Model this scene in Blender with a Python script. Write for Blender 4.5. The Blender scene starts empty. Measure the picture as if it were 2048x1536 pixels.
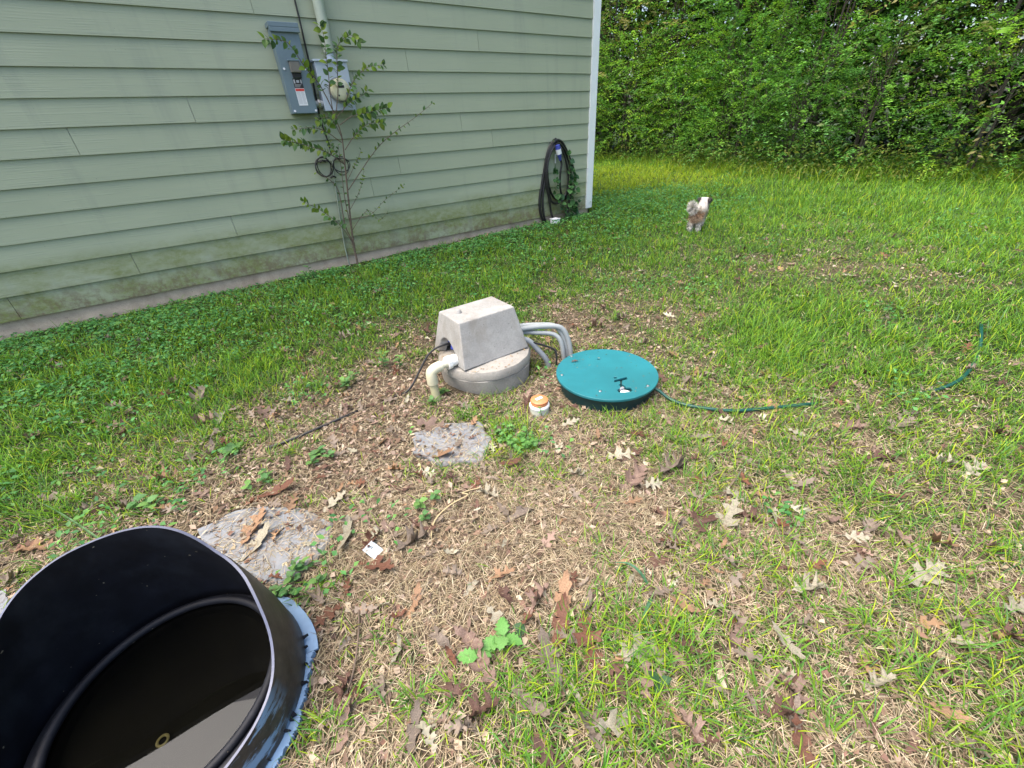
import bpy, bmesh, math, random
import numpy as np
from mathutils import Vector, Matrix, noise as mnoise
PI = math.pi
C = bpy.context.scene.collection
rng = np.random.default_rng(7)
random.seed(7)

# ------------------------------------------------------------------ camera
F, PITCH, ROLL, YAW, WALL, EYE = 829.018, 0.557869, -0.0592855, 0.5885046, 4.7665, 1.40
f_ = np.array([math.sin(YAW)*math.cos(PITCH), math.cos(YAW)*math.cos(PITCH), -math.sin(PITCH)])
r0 = np.array([math.cos(YAW), -math.sin(YAW), 0.0]); u0 = np.cross(r0, f_)
r_ = r0*math.cos(ROLL)+u0*math.sin(ROLL); u_ = u0*math.cos(ROLL)-r0*math.sin(ROLL)
cd = bpy.data.cameras.new('camera'); cam = bpy.data.objects.new('camera', cd); C.objects.link(cam)
cd.sensor_width = 36.0; cd.lens = F/2048*36; cd.clip_start = 0.02; cd.clip_end = 400
M3 = Matrix((r_, u_, -f_)).transposed()
cam.matrix_world = Matrix.Translation((0, 0, EYE)) @ M3.to_4x4()
bpy.context.scene.camera = cam

# ------------------------------------------------------------------ light
SUN_EL, SUN_AZ = math.radians(68), math.radians(-75)      # azimuth from +Y towards +X: behind the house, to the left
w = bpy.data.worlds.new('World'); bpy.context.scene.world = w; w.use_nodes = True
wn = w.node_tree; bg = wn.nodes['Background']
sky = wn.nodes.new('ShaderNodeTexSky'); sky.sky_type = 'NISHITA'; sky.sun_disc = False
sky.sun_elevation = SUN_EL; sky.sun_rotation = SUN_AZ
sky.air_density = 1.0; sky.dust_density = 5.0; sky.ozone_density = 0.6
wn.links.new(sky.outputs[0], bg.inputs[0]); bg.inputs[1].default_value = 0.15
sd = bpy.data.lights.new('sun', 'SUN'); sd.energy = 1.5; sd.angle = math.radians(56); sd.color = (1.0, 0.94, 0.84)
sun = bpy.data.objects.new('sun', sd); C.objects.link(sun)
sdir = Vector((math.sin(SUN_AZ)*math.cos(SUN_EL), math.cos(SUN_AZ)*math.cos(SUN_EL), math.sin(SUN_EL)))
sun.rotation_euler = sdir.to_track_quat('Z', 'Y').to_euler(); sun.location = (0, 0, 30)
vs = bpy.context.scene.view_settings
vs.view_transform = 'Standard'; vs.look = 'None'; vs.gamma = 1.0; vs.use_curve_mapping = False
vs.exposure = 1.6
bpy.context.scene.cycles.max_bounces = 8
bpy.context.scene.cycles.transparent_max_bounces = 8

# ------------------------------------------------------------------ helpers
def sstep(t): t = np.clip(t, 0, 1); return t*t*(3-2*t)
def gz(x, y):
    x = np.asarray(x, float); y = np.asarray(y, float)
    a = sstep((y-2.3)/2.2)*(0.175+0.009*(np.clip(x, -3, 4.7)+1.6))
    b = sstep((x-2.3)/3.2)*0.19
    n = 0.008*np.sin(x*2.3+1.1)*np.cos(y*2.9+.4)+0.005*np.sin(x*6.1+y*4.7)
    return np.maximum(a, b)+n*sstep((np.hypot(x-1.3, y-1.8)-.2)/1.0)
def dirv(px, py):
    return f_ + r_*((px-1024)/F) - u_*((py-768)/F)
def at(px, py, up=0.0):
    d = dirv(px, py); z = 0.05
    for _ in range(12):
        t = (z+up-EYE)/d[2]; z = .5*z+.5*float(gz(d[0]*t, d[1]*t))
    return (float(d[0]*t), float(d[1]*t), float(z+up))
def onwall(px, py, off=0.0):
    d = dirv(px, py); t = (WALL-off)/d[1]
    return (float(d[0]*t), WALL-off, float(EYE+d[2]*t))
class MB:
    def __init__(s): s.v = []; s.f = []
    def add(s, vs_, fs):
        n = len(s.v); s.v += [tuple(map(float, q)) for q in vs_]; s.f += [tuple(n+i for i in q) for q in fs]; return s
    def box(s, x0, x1, y0, y1, z0, z1):
        return s.add([(x0,y0,z0),(x1,y0,z0),(x1,y1,z0),(x0,y1,z0),(x0,y0,z1),(x1,y0,z1),(x1,y1,z1),(x0,y1,z1)],
                     [(0,3,2,1),(4,5,6,7),(0,1,5,4),(1,2,6,5),(2,3,7,6),(3,0,4,7)])
    def tube(s, pts, r, n=8, cap=True, spline=0):
        P = [Vector(p) for p in pts]
        R = list(r) if hasattr(r, '__len__') else [r]*len(P)
        if spline and len(P) > 2:
            Q = []; RR = []
            for i in range(len(P)-1):
                p0 = P[max(i-1, 0)]; p1 = P[i]; p2 = P[i+1]; p3 = P[min(i+2, len(P)-1)]
                for k in range(spline):
                    t = k/spline
                    Q.append(.5*((2*p1)+(-p0+p2)*t+(2*p0-5*p1+4*p2-p3)*t*t+(-p0+3*p1-3*p2+p3)*t**3)); RR.append(R[i]*(1-t)+R[i+1]*t)
            Q.append(P[-1]); RR.append(R[-1]); P, R = Q, RR
        base = len(s.v); up = None
        for i, p in enumerate(P):
            t = (P[min(i+1, len(P)-1)]-P[max(i-1, 0)])
            t = t.normalized() if t.length > 1e-9 else Vector((0, 0, 1))
            if up is None: up = t.orthogonal().normalized()
            up = (up-t*up.dot(t)); up = up.normalized() if up.length > 1e-6 else t.orthogonal().normalized()
            b = t.cross(up)
            for k in range(n):
                a = 2*PI*k/n; q = p+(up*math.cos(a)+b*math.sin(a))*R[i]; s.v.append(tuple(q))
        for i in range(len(P)-1):
            for k in range(n):
                k2 = (k+1) % n; s.f.append((base+i*n+k, base+i*n+k2, base+(i+1)*n+k2, base+(i+1)*n+k))
        if cap:
            s.f.append(tuple(base+k for k in range(n))[::-1]); s.f.append(tuple(base+(len(P)-1)*n+k for k in range(n)))
        return s
    def lathe(s, prof, n=48, M=None):
        base = len(s.v)
        for r, z in prof:
            for k in range(n):
                a = 2*PI*k/n; q = Vector((r*math.cos(a), r*math.sin(a), z))
                s.v.append(tuple(M @ q if M else q))
        for i in range(len(prof)-1):
            for k in range(n):
                k2 = (k+1) % n; s.f.append((base+i*n+k, base+i*n+k2, base+(i+1)*n+k2, base+(i+1)*n+k))
        s.f.append(tuple(base+k for k in range(n))[::-1]); s.f.append(tuple(base+(len(prof)-1)*n+k for k in range(n)))
        return s
    def obj(s, name, m, parent=None, smooth=False, bevel=0, col=None, seg=2):
        return mkobj(name, s.v, s.f, m, parent, smooth, bevel, seg)
def mkobj(name, v, f, m, parent=None, smooth=False, bevel=0, seg=2):
    me = bpy.data.meshes.new(name); me.from_pydata(v, [], f); me.update()
    if m: me.materials.append(m)
    if smooth:
        me.polygons.foreach_set('use_smooth', [True]*len(me.polygons))
        try: me.set_sharp_from_angle(angle=math.radians(40))
        except Exception: pass
    o = bpy.data.objects.new(name, me); C.objects.link(o)
    if parent: o.parent = parent
    if bevel:
        b = o.modifiers.new('bevel', 'BEVEL'); b.width = bevel; b.segments = seg; b.limit_method = 'ANGLE'; b.angle_limit = math.radians(35)
    return o
def npobj(name, verts, quads=None, tris=None, col=None, m=None, smooth=False, parent=None):
    me = bpy.data.meshes.new(name)
    nq = 0 if quads is None else len(quads); nt = 0 if tris is None else len(tris)
    me.vertices.add(len(verts)); me.vertices.foreach_set('co', np.asarray(verts, np.float32).ravel())
    li = []
    if nq: li.append(np.asarray(quads).ravel())
    if nt: li.append(np.asarray(tris).ravel())
    li = np.concatenate(li).astype(np.int32)
    me.loops.add(len(li)); me.loops.foreach_set('vertex_index', li)
    me.polygons.add(nq+nt)
    st = np.concatenate([np.arange(nq)*4, nq*4+np.arange(nt)*3]).astype(np.int32)
    me.polygons.foreach_set('loop_start', st)
    me.polygons.foreach_set('loop_total', np.concatenate([np.full(nq, 4), np.full(nt, 3)]).astype(np.int32))
    if smooth: me.polygons.foreach_set('use_smooth', np.ones(nq+nt, bool))
    me.update(calc_edges=True)
    if col is not None:
        a = me.color_attributes.new('Col', 'FLOAT_COLOR', 'POINT')
        c = np.ones((len(verts), 4), np.float32); c[:, :3] = col; a.data.foreach_set('color', c.ravel())
    if m: me.materials.append(m)
    o = bpy.data.objects.new(name, me); C.objects.link(o)
    if parent: o.parent = parent
    return o
def empty(name, loc, label, cat, group=None, rz=0):
    o = bpy.data.objects.new(name, None); C.objects.link(o); o.location = loc; o.rotation_euler[2] = rz
    o.empty_display_size = .1
    return tag(o, label, cat, group)
def tag(o, label=None, cat=None, group=None, kind=None):
    if label: o['label'] = label
    if cat: o['category'] = cat
    if group: o['group'] = group
    if kind: o['kind'] = kind
    return o
class Thing:      # parts are given in world coordinates and kept there
    def __init__(s, name, loc, label, cat, group=None): s.o = empty(name, loc, label, cat, group); s.l = Vector(loc)
    def part(s, mb, name, m, **k):
        mb.v = [tuple(Vector(q)-s.l) for q in mb.v]
        return mb.obj(name, m, parent=s.o, **k)

# ------------------------------------------------------------------ materials
def newmat(name):
    m = bpy.data.materials.new(name); m.use_nodes = True; nt = m.node_tree
    return m, nt, nt.nodes['Principled BSDF']
def L(nt, a, b): nt.links.new(a, b)
def N(nt, t, **k):
    n = nt.nodes.new(t)
    for a, b in k.items(): setattr(n, a, b)
    return n
def ramp(nt, fac, stops):
    r = N(nt, 'ShaderNodeValToRGB'); e = r.color_ramp.elements
    while len(e) < len(stops): e.new(.5)
    for i, (p, c) in enumerate(stops): e[i].position = p; e[i].color = (*c, 1) if len(c) == 3 else c
    L(nt, fac, r.inputs[0]); return r.outputs[0]
def noise_(nt, scale, detail=4, rough=.55, vec=None, stretch=None):
    n = N(nt, 'ShaderNodeTexNoise'); n.inputs['Scale'].default_value = scale; n.inputs['Detail'].default_value = detail; n.inputs['Roughness'].default_value = rough
    if vec is None:
        vec = N(nt, 'ShaderNodeNewGeometry').outputs['Position']
    if stretch:
        mp = N(nt, 'ShaderNodeMapping'); mp.inputs['Scale'].default_value = stretch; L(nt, vec, mp.inputs[0]); vec = mp.outputs[0]
    L(nt, vec, n.inputs['Vector']); return n.outputs['Fac']
def mix(nt, fac, a, b, mode='MIX'):
    n = N(nt, 'ShaderNodeMix', data_type='RGBA', blend_type=mode)
    for s_, q in ((0, fac), (6, a), (7, b)):
        if isinstance(q, (float, int)): n.inputs[s_].default_value = q
        elif isinstance(q, tuple): n.inputs[s_].default_value = (*q, 1)
        else: L(nt, q, n.inputs[s_])
    return n.outputs[2]
def math_(nt, op, a, b=None, clamp=False):
    n = N(nt, 'ShaderNodeMath', operation=op); n.use_clamp = clamp
    for i, q in enumerate((a, b)):
        if q is None: continue
        if isinstance(q, (float, int)): n.inputs[i].default_value = q
        else: L(nt, q, n.inputs[i])
    return n.outputs[0]
def bump(nt, p, h, strength=.3, dist=.01):
    b = N(nt, 'ShaderNodeBump'); b.inputs['Strength'].default_value = strength; b.inputs['Distance'].default_value = dist
    L(nt, h, b.inputs['Height']); L(nt, b.outputs[0], p.inputs['Normal'])
def plain(name, col, rough=.6, var=.12, scale=25, metal=0, bmp=.0, spec=.5, dark=None):
    m, nt, p = newmat(name)
    n = noise_(nt, scale, 5); n2 = noise_(nt, scale*.13, 3)
    c1 = tuple(c*(1-var) for c in col); c2 = tuple(min(1, c*(1+var)) for c in col)
    k = ramp(nt, n, [(.3, c1), (.7, c2)])
    if dark: k = mix(nt, ramp(nt, n2, [(.48, (0, 0, 0)), (.7, (1, 1, 1))]), k, dark)
    L(nt, k, p.inputs['Base Color']); p.inputs['Roughness'].default_value = rough; p.inputs['Metallic'].default_value = metal
    p.inputs['Specular IOR Level'].default_value = spec
    if bmp: bump(nt, p, n, bmp, .004)
    return m

def siding_mat():
    m, nt, p = newmat('sage_siding_paint')
    pos = N(nt, 'ShaderNodeNewGeometry').outputs['Position']
    oi = N(nt, 'ShaderNodeObjectInfo').outputs['Random']
    off = N(nt, 'ShaderNodeVectorMath', operation='ADD'); cx = N(nt, 'ShaderNodeCombineXYZ'); L(nt, math_(nt, 'MULTIPLY', oi, 37.), cx.inputs[0]); L(nt, math_(nt, 'MULTIPLY', oi, 11.), cx.inputs[2])
    L(nt, pos, off.inputs[0]); L(nt, cx.outputs[0], off.inputs[1]); v = off.outputs[0]
    wv = N(nt, 'ShaderNodeTexWave', wave_type='BANDS', bands_direction='Z'); mp = N(nt, 'ShaderNodeMapping'); mp.inputs['Scale'].default_value = (.35, .35, 6.5); L(nt, v, mp.inputs[0])
    L(nt, mp.outputs[0], wv.inputs[0]); wv.inputs['Scale'].default_value = 3.2; wv.inputs['Distortion'].default_value = 9; wv.inputs['Detail'].default_value = 3; wv.inputs['Detail Scale'].default_value = .8
    g = noise_(nt, 5, 4, .6, v, (1, 1, 9))
    grain = math_(nt, 'MULTIPLY', wv.outputs['Fac'], ramp(nt, g, [(.42, (0, 0, 0)), (.62, (1, 1, 1))]))
    big = noise_(nt, 1.3, 3, .5, v)
    base = ramp(nt, big, [(.3, (.280, .322, .226)), (.7, (.312, .352, .250))])
    base = mix(nt, math_(nt, 'MULTIPLY', grain, .12), base, (.22, .29, .23))
    sx = N(nt, 'ShaderNodeSeparateXYZ'); L(nt, pos, sx.inputs[0])
    # green algae on the two lowest courses, earth splashed just above the slab
    st = noise_(nt, 2.1, 6, .65, pos, (1.2, 1, 2.4))
    hgt = ramp(nt, math_(nt, 'SUBTRACT', sx.outputs[2], .3), [(0.0, (1, 1, 1)), (.33, (.75, .75, .75)), (.44, (0, 0, 0))])
    al = math_(nt, 'MULTIPLY', hgt, ramp(nt, st, [(.32, (0, 0, 0)), (.56, (1, 1, 1))]))
    fine = noise_(nt, 22, 4, .7, pos, (1, 1, 1.6))
    al = math_(nt, 'MULTIPLY', al, ramp(nt, fine, [(.3, (.45, .45, .45)), (.6, (1, 1, 1))]))
    base = mix(nt, math_(nt, 'MULTIPLY', al, 1.0), base, (.15, .18, .05))
    spl = math_(nt, 'MULTIPLY', ramp(nt, math_(nt, 'SUBTRACT', sx.outputs[2], .3), [(0, (1, 1, 1)), (.24, (0, 0, 0))]), ramp(nt, noise_(nt, 14, 6, .75, pos, (1, 1, .8)), [(.44, (0, 0, 0)), (.6, (1, 1, 1))]))
    base = mix(nt, math_(nt, 'MULTIPLY', spl, .85), base, (.12, .085, .055))
    drip = ramp(nt, noise_(nt, 6, 5, .6, pos, (1.6, 1, .12)), [(.55, (0, 0, 0)), (.75, (.35, .35, .35))]); base = mix(nt, drip, base, (.20, .235, .19))
    spot = noise_(nt, 60, 2, .5, v); base = mix(nt, ramp(nt, spot, [(.74, (0, 0, 0)), (.78, (.6, .6, .6))]), base, (.12, .14, .11))
    L(nt, base, p.inputs['Base Color']); p.inputs['Roughness'].default_value = .62
    bump(nt, p, grain, .22, .0025)
    return m
def veg_mat(name, transl=.35, rough=.5, spec=.35):
    m, nt, p = newmat(name)
    a = N(nt, 'ShaderNodeAttribute', attribute_name='Col')
    L(nt, a.outputs['Color'], p.inputs['Base Color']); p.inputs['Roughness'].default_value = rough; p.inputs['Specular IOR Level'].default_value = spec
    t = N(nt, 'ShaderNodeBsdfTranslucent'); L(nt, mix(nt, 1.0, a.outputs['Color'], (1.15, 1.25, .7), 'MULTIPLY'), t.inputs[0])
    ms = N(nt, 'ShaderNodeMixShader'); ms.inputs[0].default_value = transl
    L(nt, p.outputs[0], ms.inputs[1]); L(nt, t.outputs[0], ms.inputs[2]); L(nt, ms.outputs[0], nt.nodes['Material Output'].inputs[0])
    return m
def objcol_mat(name, transl=.2, rough=.6, vein=True):
    m, nt, p = newmat(name)
    oi = N(nt, 'ShaderNodeObjectInfo'); tc = N(nt, 'ShaderNodeTexCoord')
    n = noise_(nt, 40, 5, .6, tc.outputs['Object'])
    c = mix(nt, ramp(nt, n, [(.35, (0, 0, 0)), (.65, (1, 1, 1))]), oi.outputs['Color'], mix(nt, 1.0, oi.outputs['Color'], (.62, .6, .62), 'MULTIPLY'))
    L(nt, c, p.inputs['Base Color']); p.inputs['Roughness'].default_value = rough; p.inputs['Specular IOR Level'].default_value = .18
    t = N(nt, 'ShaderNodeBsdfTranslucent'); L(nt, c, t.inputs[0]); ms = N(nt, 'ShaderNodeMixShader'); ms.inputs[0].default_value = transl
    L(nt, p.outputs[0], ms.inputs[1]); L(nt, t.outputs[0], ms.inputs[2]); L(nt, ms.outputs[0], nt.nodes['Material Output'].inputs[0])
    bump(nt, p, n, .3, .002)
    return m
def concrete_mat(name, col, rough=.9, pits=True, stain=(.16, .13, .09)):
    m, nt, p = newmat(name)
    n = noise_(nt, 9, 7, .65); f2 = noise_(nt, 120, 3, .6)
    k = ramp(nt, n, [(.3, tuple(c*.8 for c in col)), (.7, tuple(c*1.12 for c in col))])
    k = mix(nt, .25, k, ramp(nt, f2, [(.3, (.3, .3, .3)), (.7, (1, 1, 1))]), 'MULTIPLY')
    v = N(nt, 'ShaderNodeTexVoronoi'); v.inputs['Scale'].default_value = 55; L(nt, N(nt, 'ShaderNodeNewGeometry').outputs['Position'], v.inputs[0])
    pit = ramp(nt, v.outputs['Distance'], [(.1, (1, 1, 1)), (.17, (0, 0, 0))])
    pit = math_(nt, 'MULTIPLY', pit, ramp(nt, noise_(nt, 30, 2), [(.5, (0, 0, 0)), (.55, (1, 1, 1))]))
    k = mix(nt, math_(nt, 'MULTIPLY', pit, .7), k, (.07, .065, .06))
    s = noise_(nt, 3.5, 6, .7, None, (1, 1, .5)); k = mix(nt, math_(nt, 'MULTIPLY', ramp(nt, s, [(.5, (0, 0, 0)), (.72, (1, 1, 1))]), .6), k, stain)
    L(nt, k, p.inputs['Base Color']); p.inputs['Roughness'].default_value = rough
    bump(nt, p, math_(nt, 'SUBTRACT', f2, math_(nt, 'MULTIPLY', pit, 1.5)), .5, .003)
    return m
def ground_mat():
    m, nt, p = newmat('soil_and_thatch')
    a = N(nt, 'ShaderNodeAttribute', attribute_name='Col'); sp = N(nt, 'ShaderNodeSeparateColor'); L(nt, a.outputs['Color'], sp.inputs[0])
    n1 = noise_(nt, 7, 7, .7); n2 = noise_(nt, 70, 5, .7); n3 = noise_(nt, 1.1, 4, .6)
    straw = ramp(nt, n2, [(.3, (.04, .03, .02)), (.55, (.11, .085, .053)), (.75, (.23, .18, .11))])
    soil = ramp(nt, n2, [(.3, (.045, .034, .025)), (.55, (.12, .09, .065)), (.75, (.24, .19, .14))])
    green = ramp(nt, n2, [(.3, (.012, .022, .008)), (.6, (.035, .055, .018)), (.8, (.07, .09, .03))])
    k = mix(nt, math_(nt, 'ADD', sp.outputs[1], math_(nt, 'MULTIPLY', math_(nt, 'SUBTRACT', n1, .5), .8), True), straw, soil)
    k = mix(nt, math_(nt, 'ADD', math_(nt, 'MULTIPLY', sp.outputs[0], 1.15), math_(nt, 'MULTIPLY', math_(nt, 'SUBTRACT', n1, .5), .8), True), k, green)
    L(nt, k, p.inputs['Base Color']); p.inputs['Roughness'].default_value = .95; p.inputs['Specular IOR Level'].default_value = .15
    bump(nt, p, n2, .8, .012)
    return m
def drum_mat():
    m, nt, p = newmat('worn_black_over_blue')
    tc = N(nt, 'ShaderNodeTexCoord').outputs['Object']
    sx = N(nt, 'ShaderNodeSeparateXYZ'); L(nt, tc, sx.inputs[0])
    ang = math_(nt, 'ARCTAN2', sx.outputs[1], sx.outputs[0])
    cv = N(nt, 'ShaderNodeCombineXYZ'); L(nt, math_(nt, 'MULTIPLY', ang, .9), cv.inputs[0]); L(nt, math_(nt, 'MULTIPLY', sx.outputs[2], 9.), cv.inputs[1])
    st = noise_(nt, 2.6, 8, .68, cv.outputs[0])
    side = ramp(nt, math_(nt, 'DIVIDE', math_(nt, 'ADD', ang, PI), 2*PI), [(.20, (0, 0, 0)), (.25, (1, 1, 1)), (.375, (1, 1, 1)), (.415, (0, 0, 0))])
    msk = math_(nt, 'MULTIPLY', side, ramp(nt, st, [(.50, (0, 0, 0)), (.56, (1, 1, 1))]))
    low = ramp(nt, sx.outputs[2], [(.02, (1, 1, 1)), (.05, (0, 0, 0))])
    k0 = ramp(nt, noise_(nt, 18, 6, .7, tc), [(.35, (.010, .011, .014)), (.62, (.04, .038, .036)), (.75, (.10, .09, .075))])
    k = mix(nt, msk, k0, (.15, .26, .42))
    L(nt, k, p.inputs['Base Color']); p.inputs['Roughness'].default_value = .5
    bump(nt, p, noise_(nt, 35, 5, .7, tc), .25, .002)
    return m

MAT = dict(
 siding=siding_mat(), white=plain('white_trim_paint', (.72, .76, .77), .5, .04, 9),
 slab=concrete_mat('house_slab_concrete', (.46, .38, .29), stain=(.17, .11, .07)),
 pump=concrete_mat('cast_concrete', (.335, .33, .315)), base=concrete_mat('old_concrete', (.31, .295, .265), stain=(.17, .12, .07)),
 stone=concrete_mat('flat_stone', (.21, .225, .245), .85, stain=(.22, .17, .11)),
 panel=plain('panel_grey_paint', (.13, .185, .215), .45, .08, 6), panel_in=plain('dark_recess', (.02, .02, .022), .6),
 meterbox=plain('meter_box_grey', (.42, .49, .58), .38, .05, 8), latch=plain('latch_bronze', (.16, .15, .13), .4, .1),
 conduit=plain('painted_conduit', (.36, .41, .33), .55, .08, 12), metal=plain('zinc', (.5, .5, .5), .35, .1, 30, 1.0),
 glass=plain('meter_cream', (.62, .60, .42), .12, .06, 20), black=plain('black_rubber', (.012, .012, .013), .42, .2),
 redlab=plain('label_red', (.6, .06, .05), .5), whitelab=plain('label_white', (.75, .76, .78), .5, .03), grey=plain('label_grey_print', (.42, .43, .45), .5),
 pvc=plain('aged_pvc', (.62, .60, .47), .4, .06, 14, dark=(.46, .43, .26)), pvcw=plain('white_pvc', (.78, .79, .77), .35, .04, 14),
 gconduit=plain('grey_conduit', (.29, .315, .32), .5, .08, 14, dark=(.24, .25, .24)), dconduit=plain('dark_grey_conduit', (.22, .24, .26), .45),
 lid=plain('green_lid_plastic', (.013, .150, .180), .45, .15, 5, bmp=.1, dark=(.012, .115, .13)), riser=plain('dark_green_riser', (.006, .03, .03), .5, .2),
 orange=plain('orange_cap', (.50, .20, .08), .45, .08, 30), hose=plain('green_hose', (.005, .055, .042), .4, .2, 30),
 drum=drum_mat(), inner=plain('black_plastic_inner', (.005, .006, .010), .6, .4, 14, spec=.3), cut=plain('cut_plastic_edge', (.10, .11, .16), .5, .12, 60),
 blue=plain('light_blue_plastic', (.15, .25, .39), .45, .12, 20, dark=(.18, .32, .52)), silt=plain('silt_floor', (.006, .0055, .003), .8, .6, 9),
 brass=plain('brass_ring', (.62, .55, .25), .4, .1), ground=ground_mat(),
 grass=veg_mat('grass_blades', .35, .5, .16), leaf=veg_mat('shrub_leaves', .4, .5, .16), litter=veg_mat('dry_litter', .08, .9, .06),
 oak=objcol_mat('dead_oak_leaf'), live=objcol_mat('living_leaf', .35, .4), bark=plain('bark', (.06, .05, .04), .9, .35, 30, bmp=.6),
 twig=plain('twig_bark', (.13, .095, .07), .8, .25, 40), stemg=plain('green_stem', (.16, .2, .08), .6, .2, 40), fur=veg_mat('fur', .15, .7, .2), skin=plain('fur_underlay', (.42, .39, .36), .9, .3, 30),
 roof=plain('roof_shingle', (.07, .065, .06), .9, .3, 8, bmp=.3), plug=plain('plug_blue', (.05, .07, .35), .4), soffit=plain('soffit_paint', (.6, .6, .58), .6),
 paper=plain('pale_card', (.40, .47, .52), .7, .05))
for n_ in MAT['stone'].node_tree.nodes:
    if n_.type == 'BUMP': n_.inputs['Strength'].default_value = .12
m, nt, p = newmat('drum_water')
p.inputs['Base Color'].default_value = (.12, .12, .10, 1); p.inputs['Roughness'].default_value = .015; p.inputs['IOR'].default_value = 1.33
p.inputs['Transmission Weight'].default_value = 1.0; p.inputs['Specular IOR Level'].default_value = .55
bump(nt, p, noise_(nt, 4, 0, .4), .12, .012)
MAT['water'] = m
nt = MAT['inner'].node_tree; p = nt.nodes['Principled BSDF']; old = p.inputs['Base Color'].links[0].from_socket
sp_ = ramp(nt, noise_(nt, 75, 1, .3), [(.79, (0, 0, 0)), (.80, (.7, .7, .7))]); scum = ramp(nt, noise_(nt, 4, 8, .72, None, (1, 1, .6)), [(.5, (0, 0, 0)), (.8, (.5, .5, .5))])
L(nt, mix(nt, scum, mix(nt, sp_, old, (.30, .27, .2)), (.04, .048, .06)), p.inputs['Base Color'])

# ------------------------------------------------------------------ cover map: green share, bare soil share, blade height
ZG = [  # px, py, green, soil, height
 (0,700,.9,.1,.9),(200,750,1,0,.8),(500,650,.9,.2,.7),(700,600,1,.1,.8),(900,540,.9,.2,.8),(1020,520,.85,.2,.7),(1300,470,1,0,.8),(1100,600,.7,.4,.7),
 (1150,650,.12,1,.6),(1300,700,.1,1,.6),(1000,560,1,0,.9),(1450,560,.65,.3,.7),(1550,620,1,0,1.2),(1700,560,.45,.5,.7),(1500,700,.95,0,1.4),(1430,745,.2,.9,.6),
 (1380,680,.15,.9,.6),(1650,660,1,0,1.2),(1800,640,.75,.2,.8),(1880,710,.35,.5,.6),(2000,600,1,0,1.2),(2000,760,.6,.2,.8),(700,755,.2,.9,.6),(640,830,.12,.9,.5),
 (800,800,.08,1,.5),(600,700,.8,.2,.8),(450,800,.9,.1,1),(300,900,.65,.2,.9),(100,950,1,0,1.1),(200,1030,.15,.2,.7),(60,1040,.3,.2,.8),(500,930,.3,.4,.8),
 (650,960,.3,.5,.7),(700,880,.15,.8,.6),(900,960,.2,.3,.7),(1000,1010,.25,.1,.7),(1100,950,.4,.1,.8),(1200,900,.4,.1,.9),(1000,890,.6,.3,.8),(1400,850,.35,.2,.8),
 (1500,900,.6,0,.9),(1700,800,.55,.1,.9),(1300,1000,.3,0,.8),(1600,1100,.5,0,.9),(1500,1250,.55,0,.9),(1450,1350,.5,0,.9),(1000,1200,.25,0,.8),(800,1300,.15,.1,.7),
 (700,1400,.12,.1,.7),(1200,1450,.35,0,.8),(1900,1200,.3,0,.8),(2000,1300,.5,0,1),(1800,1450,.35,0,.9),(1950,1000,.5,0,.9),(1150,1100,.4,0,.8),(700,1150,.3,.1,.8),
 (560,1330,.08,.2,.6),(1700,480,.8,.1,.9),(2000,480,1,0,1.3),(1400,430,1,0,1),(1900,400,1,0,1.4),(1500,380,1,0,1.3),(1250,400,1,0,1),(1540,520,.55,.5,.7),(1680,520,.4,.6,.6),
 (1780,560,.55,.4,.7),(1620,580,.5,.5,.7),(400,700,1,0,.8),(60,860,1,0,1)]
def surf(x, y):
    z = gz(x, y)
    for s_ in SL: z = z+np.where(inpoly(x, y, s_), .009, 0)
    return z
ZP = np.array([at(a, b)[:2] for a, b, *_ in ZG]); ZV = np.array([q[2:] for q in ZG])
for k_, q_ in enumerate(ZG):
    if q_[1] > 880 and q_[0] > 250: ZV[k_, 0] *= .62; ZV[k_, 1] += .10
def vnoise(x, y, s, seed=0):     # smooth value noise, vectorised
    x = np.asarray(x)*s+seed*17.3; y = np.asarray(y)*s+seed*5.7
    xi = np.floor(x).astype(np.int64); yi = np.floor(y).astype(np.int64); fx = x-xi; fy = y-yi
    fx = fx*fx*(3-2*fx); fy = fy*fy*(3-2*fy)
    def h(a, b):
        q = (a*374761393+b*668265263+seed*1274126177) & 0x7fffffff; q = ((q ^ (q >> 13))*1274126177) & 0x7fffffff
        return ((q ^ (q >> 16)) & 0xffff)/65535.
    return (h(xi, yi)*(1-fx)+h(xi+1, yi)*fx)*(1-fy)+(h(xi, yi+1)*(1-fx)+h(xi+1, yi+1)*fx)*fy
def cover(x, y):
    out = np.zeros((len(x), 3))
    for i in range(0, len(x), 20000):
        a = np.stack([x[i:i+20000], y[i:i+20000]], 1)
        rr = np.hypot(a[:, 0], a[:, 1])[:, None]
        d2 = ((a[:, None]-ZP[None])**2).sum(2)/(0.15+.12*rr)**2
        wgt = np.exp(-d2*.9)+1e-9/(d2+1)
        out[i:i+20000] = (wgt @ ZV)/wgt.sum(1, keepdims=True)
    far = np.hypot(x, y) > 9
    out[far] = np.maximum(out[far]*0+np.array([.95, .05, 1.2]), 0)
    n = vnoise(x, y, 3.1, 1)*.55+vnoise(x, y, 9.0, 2)*.45
    out[:, 0] = np.where(out[:, 0] > .02, out[:, 0]*1.15+.0, out[:, 0])
    out[:, 0] = np.clip(out[:, 0]+(n-.5)*1.0*np.where(out[:, 0] > .02, 1, 0), 0, 1)
    return out
DC = (-.545, 1.01)
SL = [[at(*q) for q in ((826,870),(870,850),(960,845),(985,880),(960,925),(880,935),(830,905))],
      [at(*q) for q in ((395,1062),(470,1020),(585,1012),(670,1045),(640,1120),(560,1175),(470,1140))]]
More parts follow.
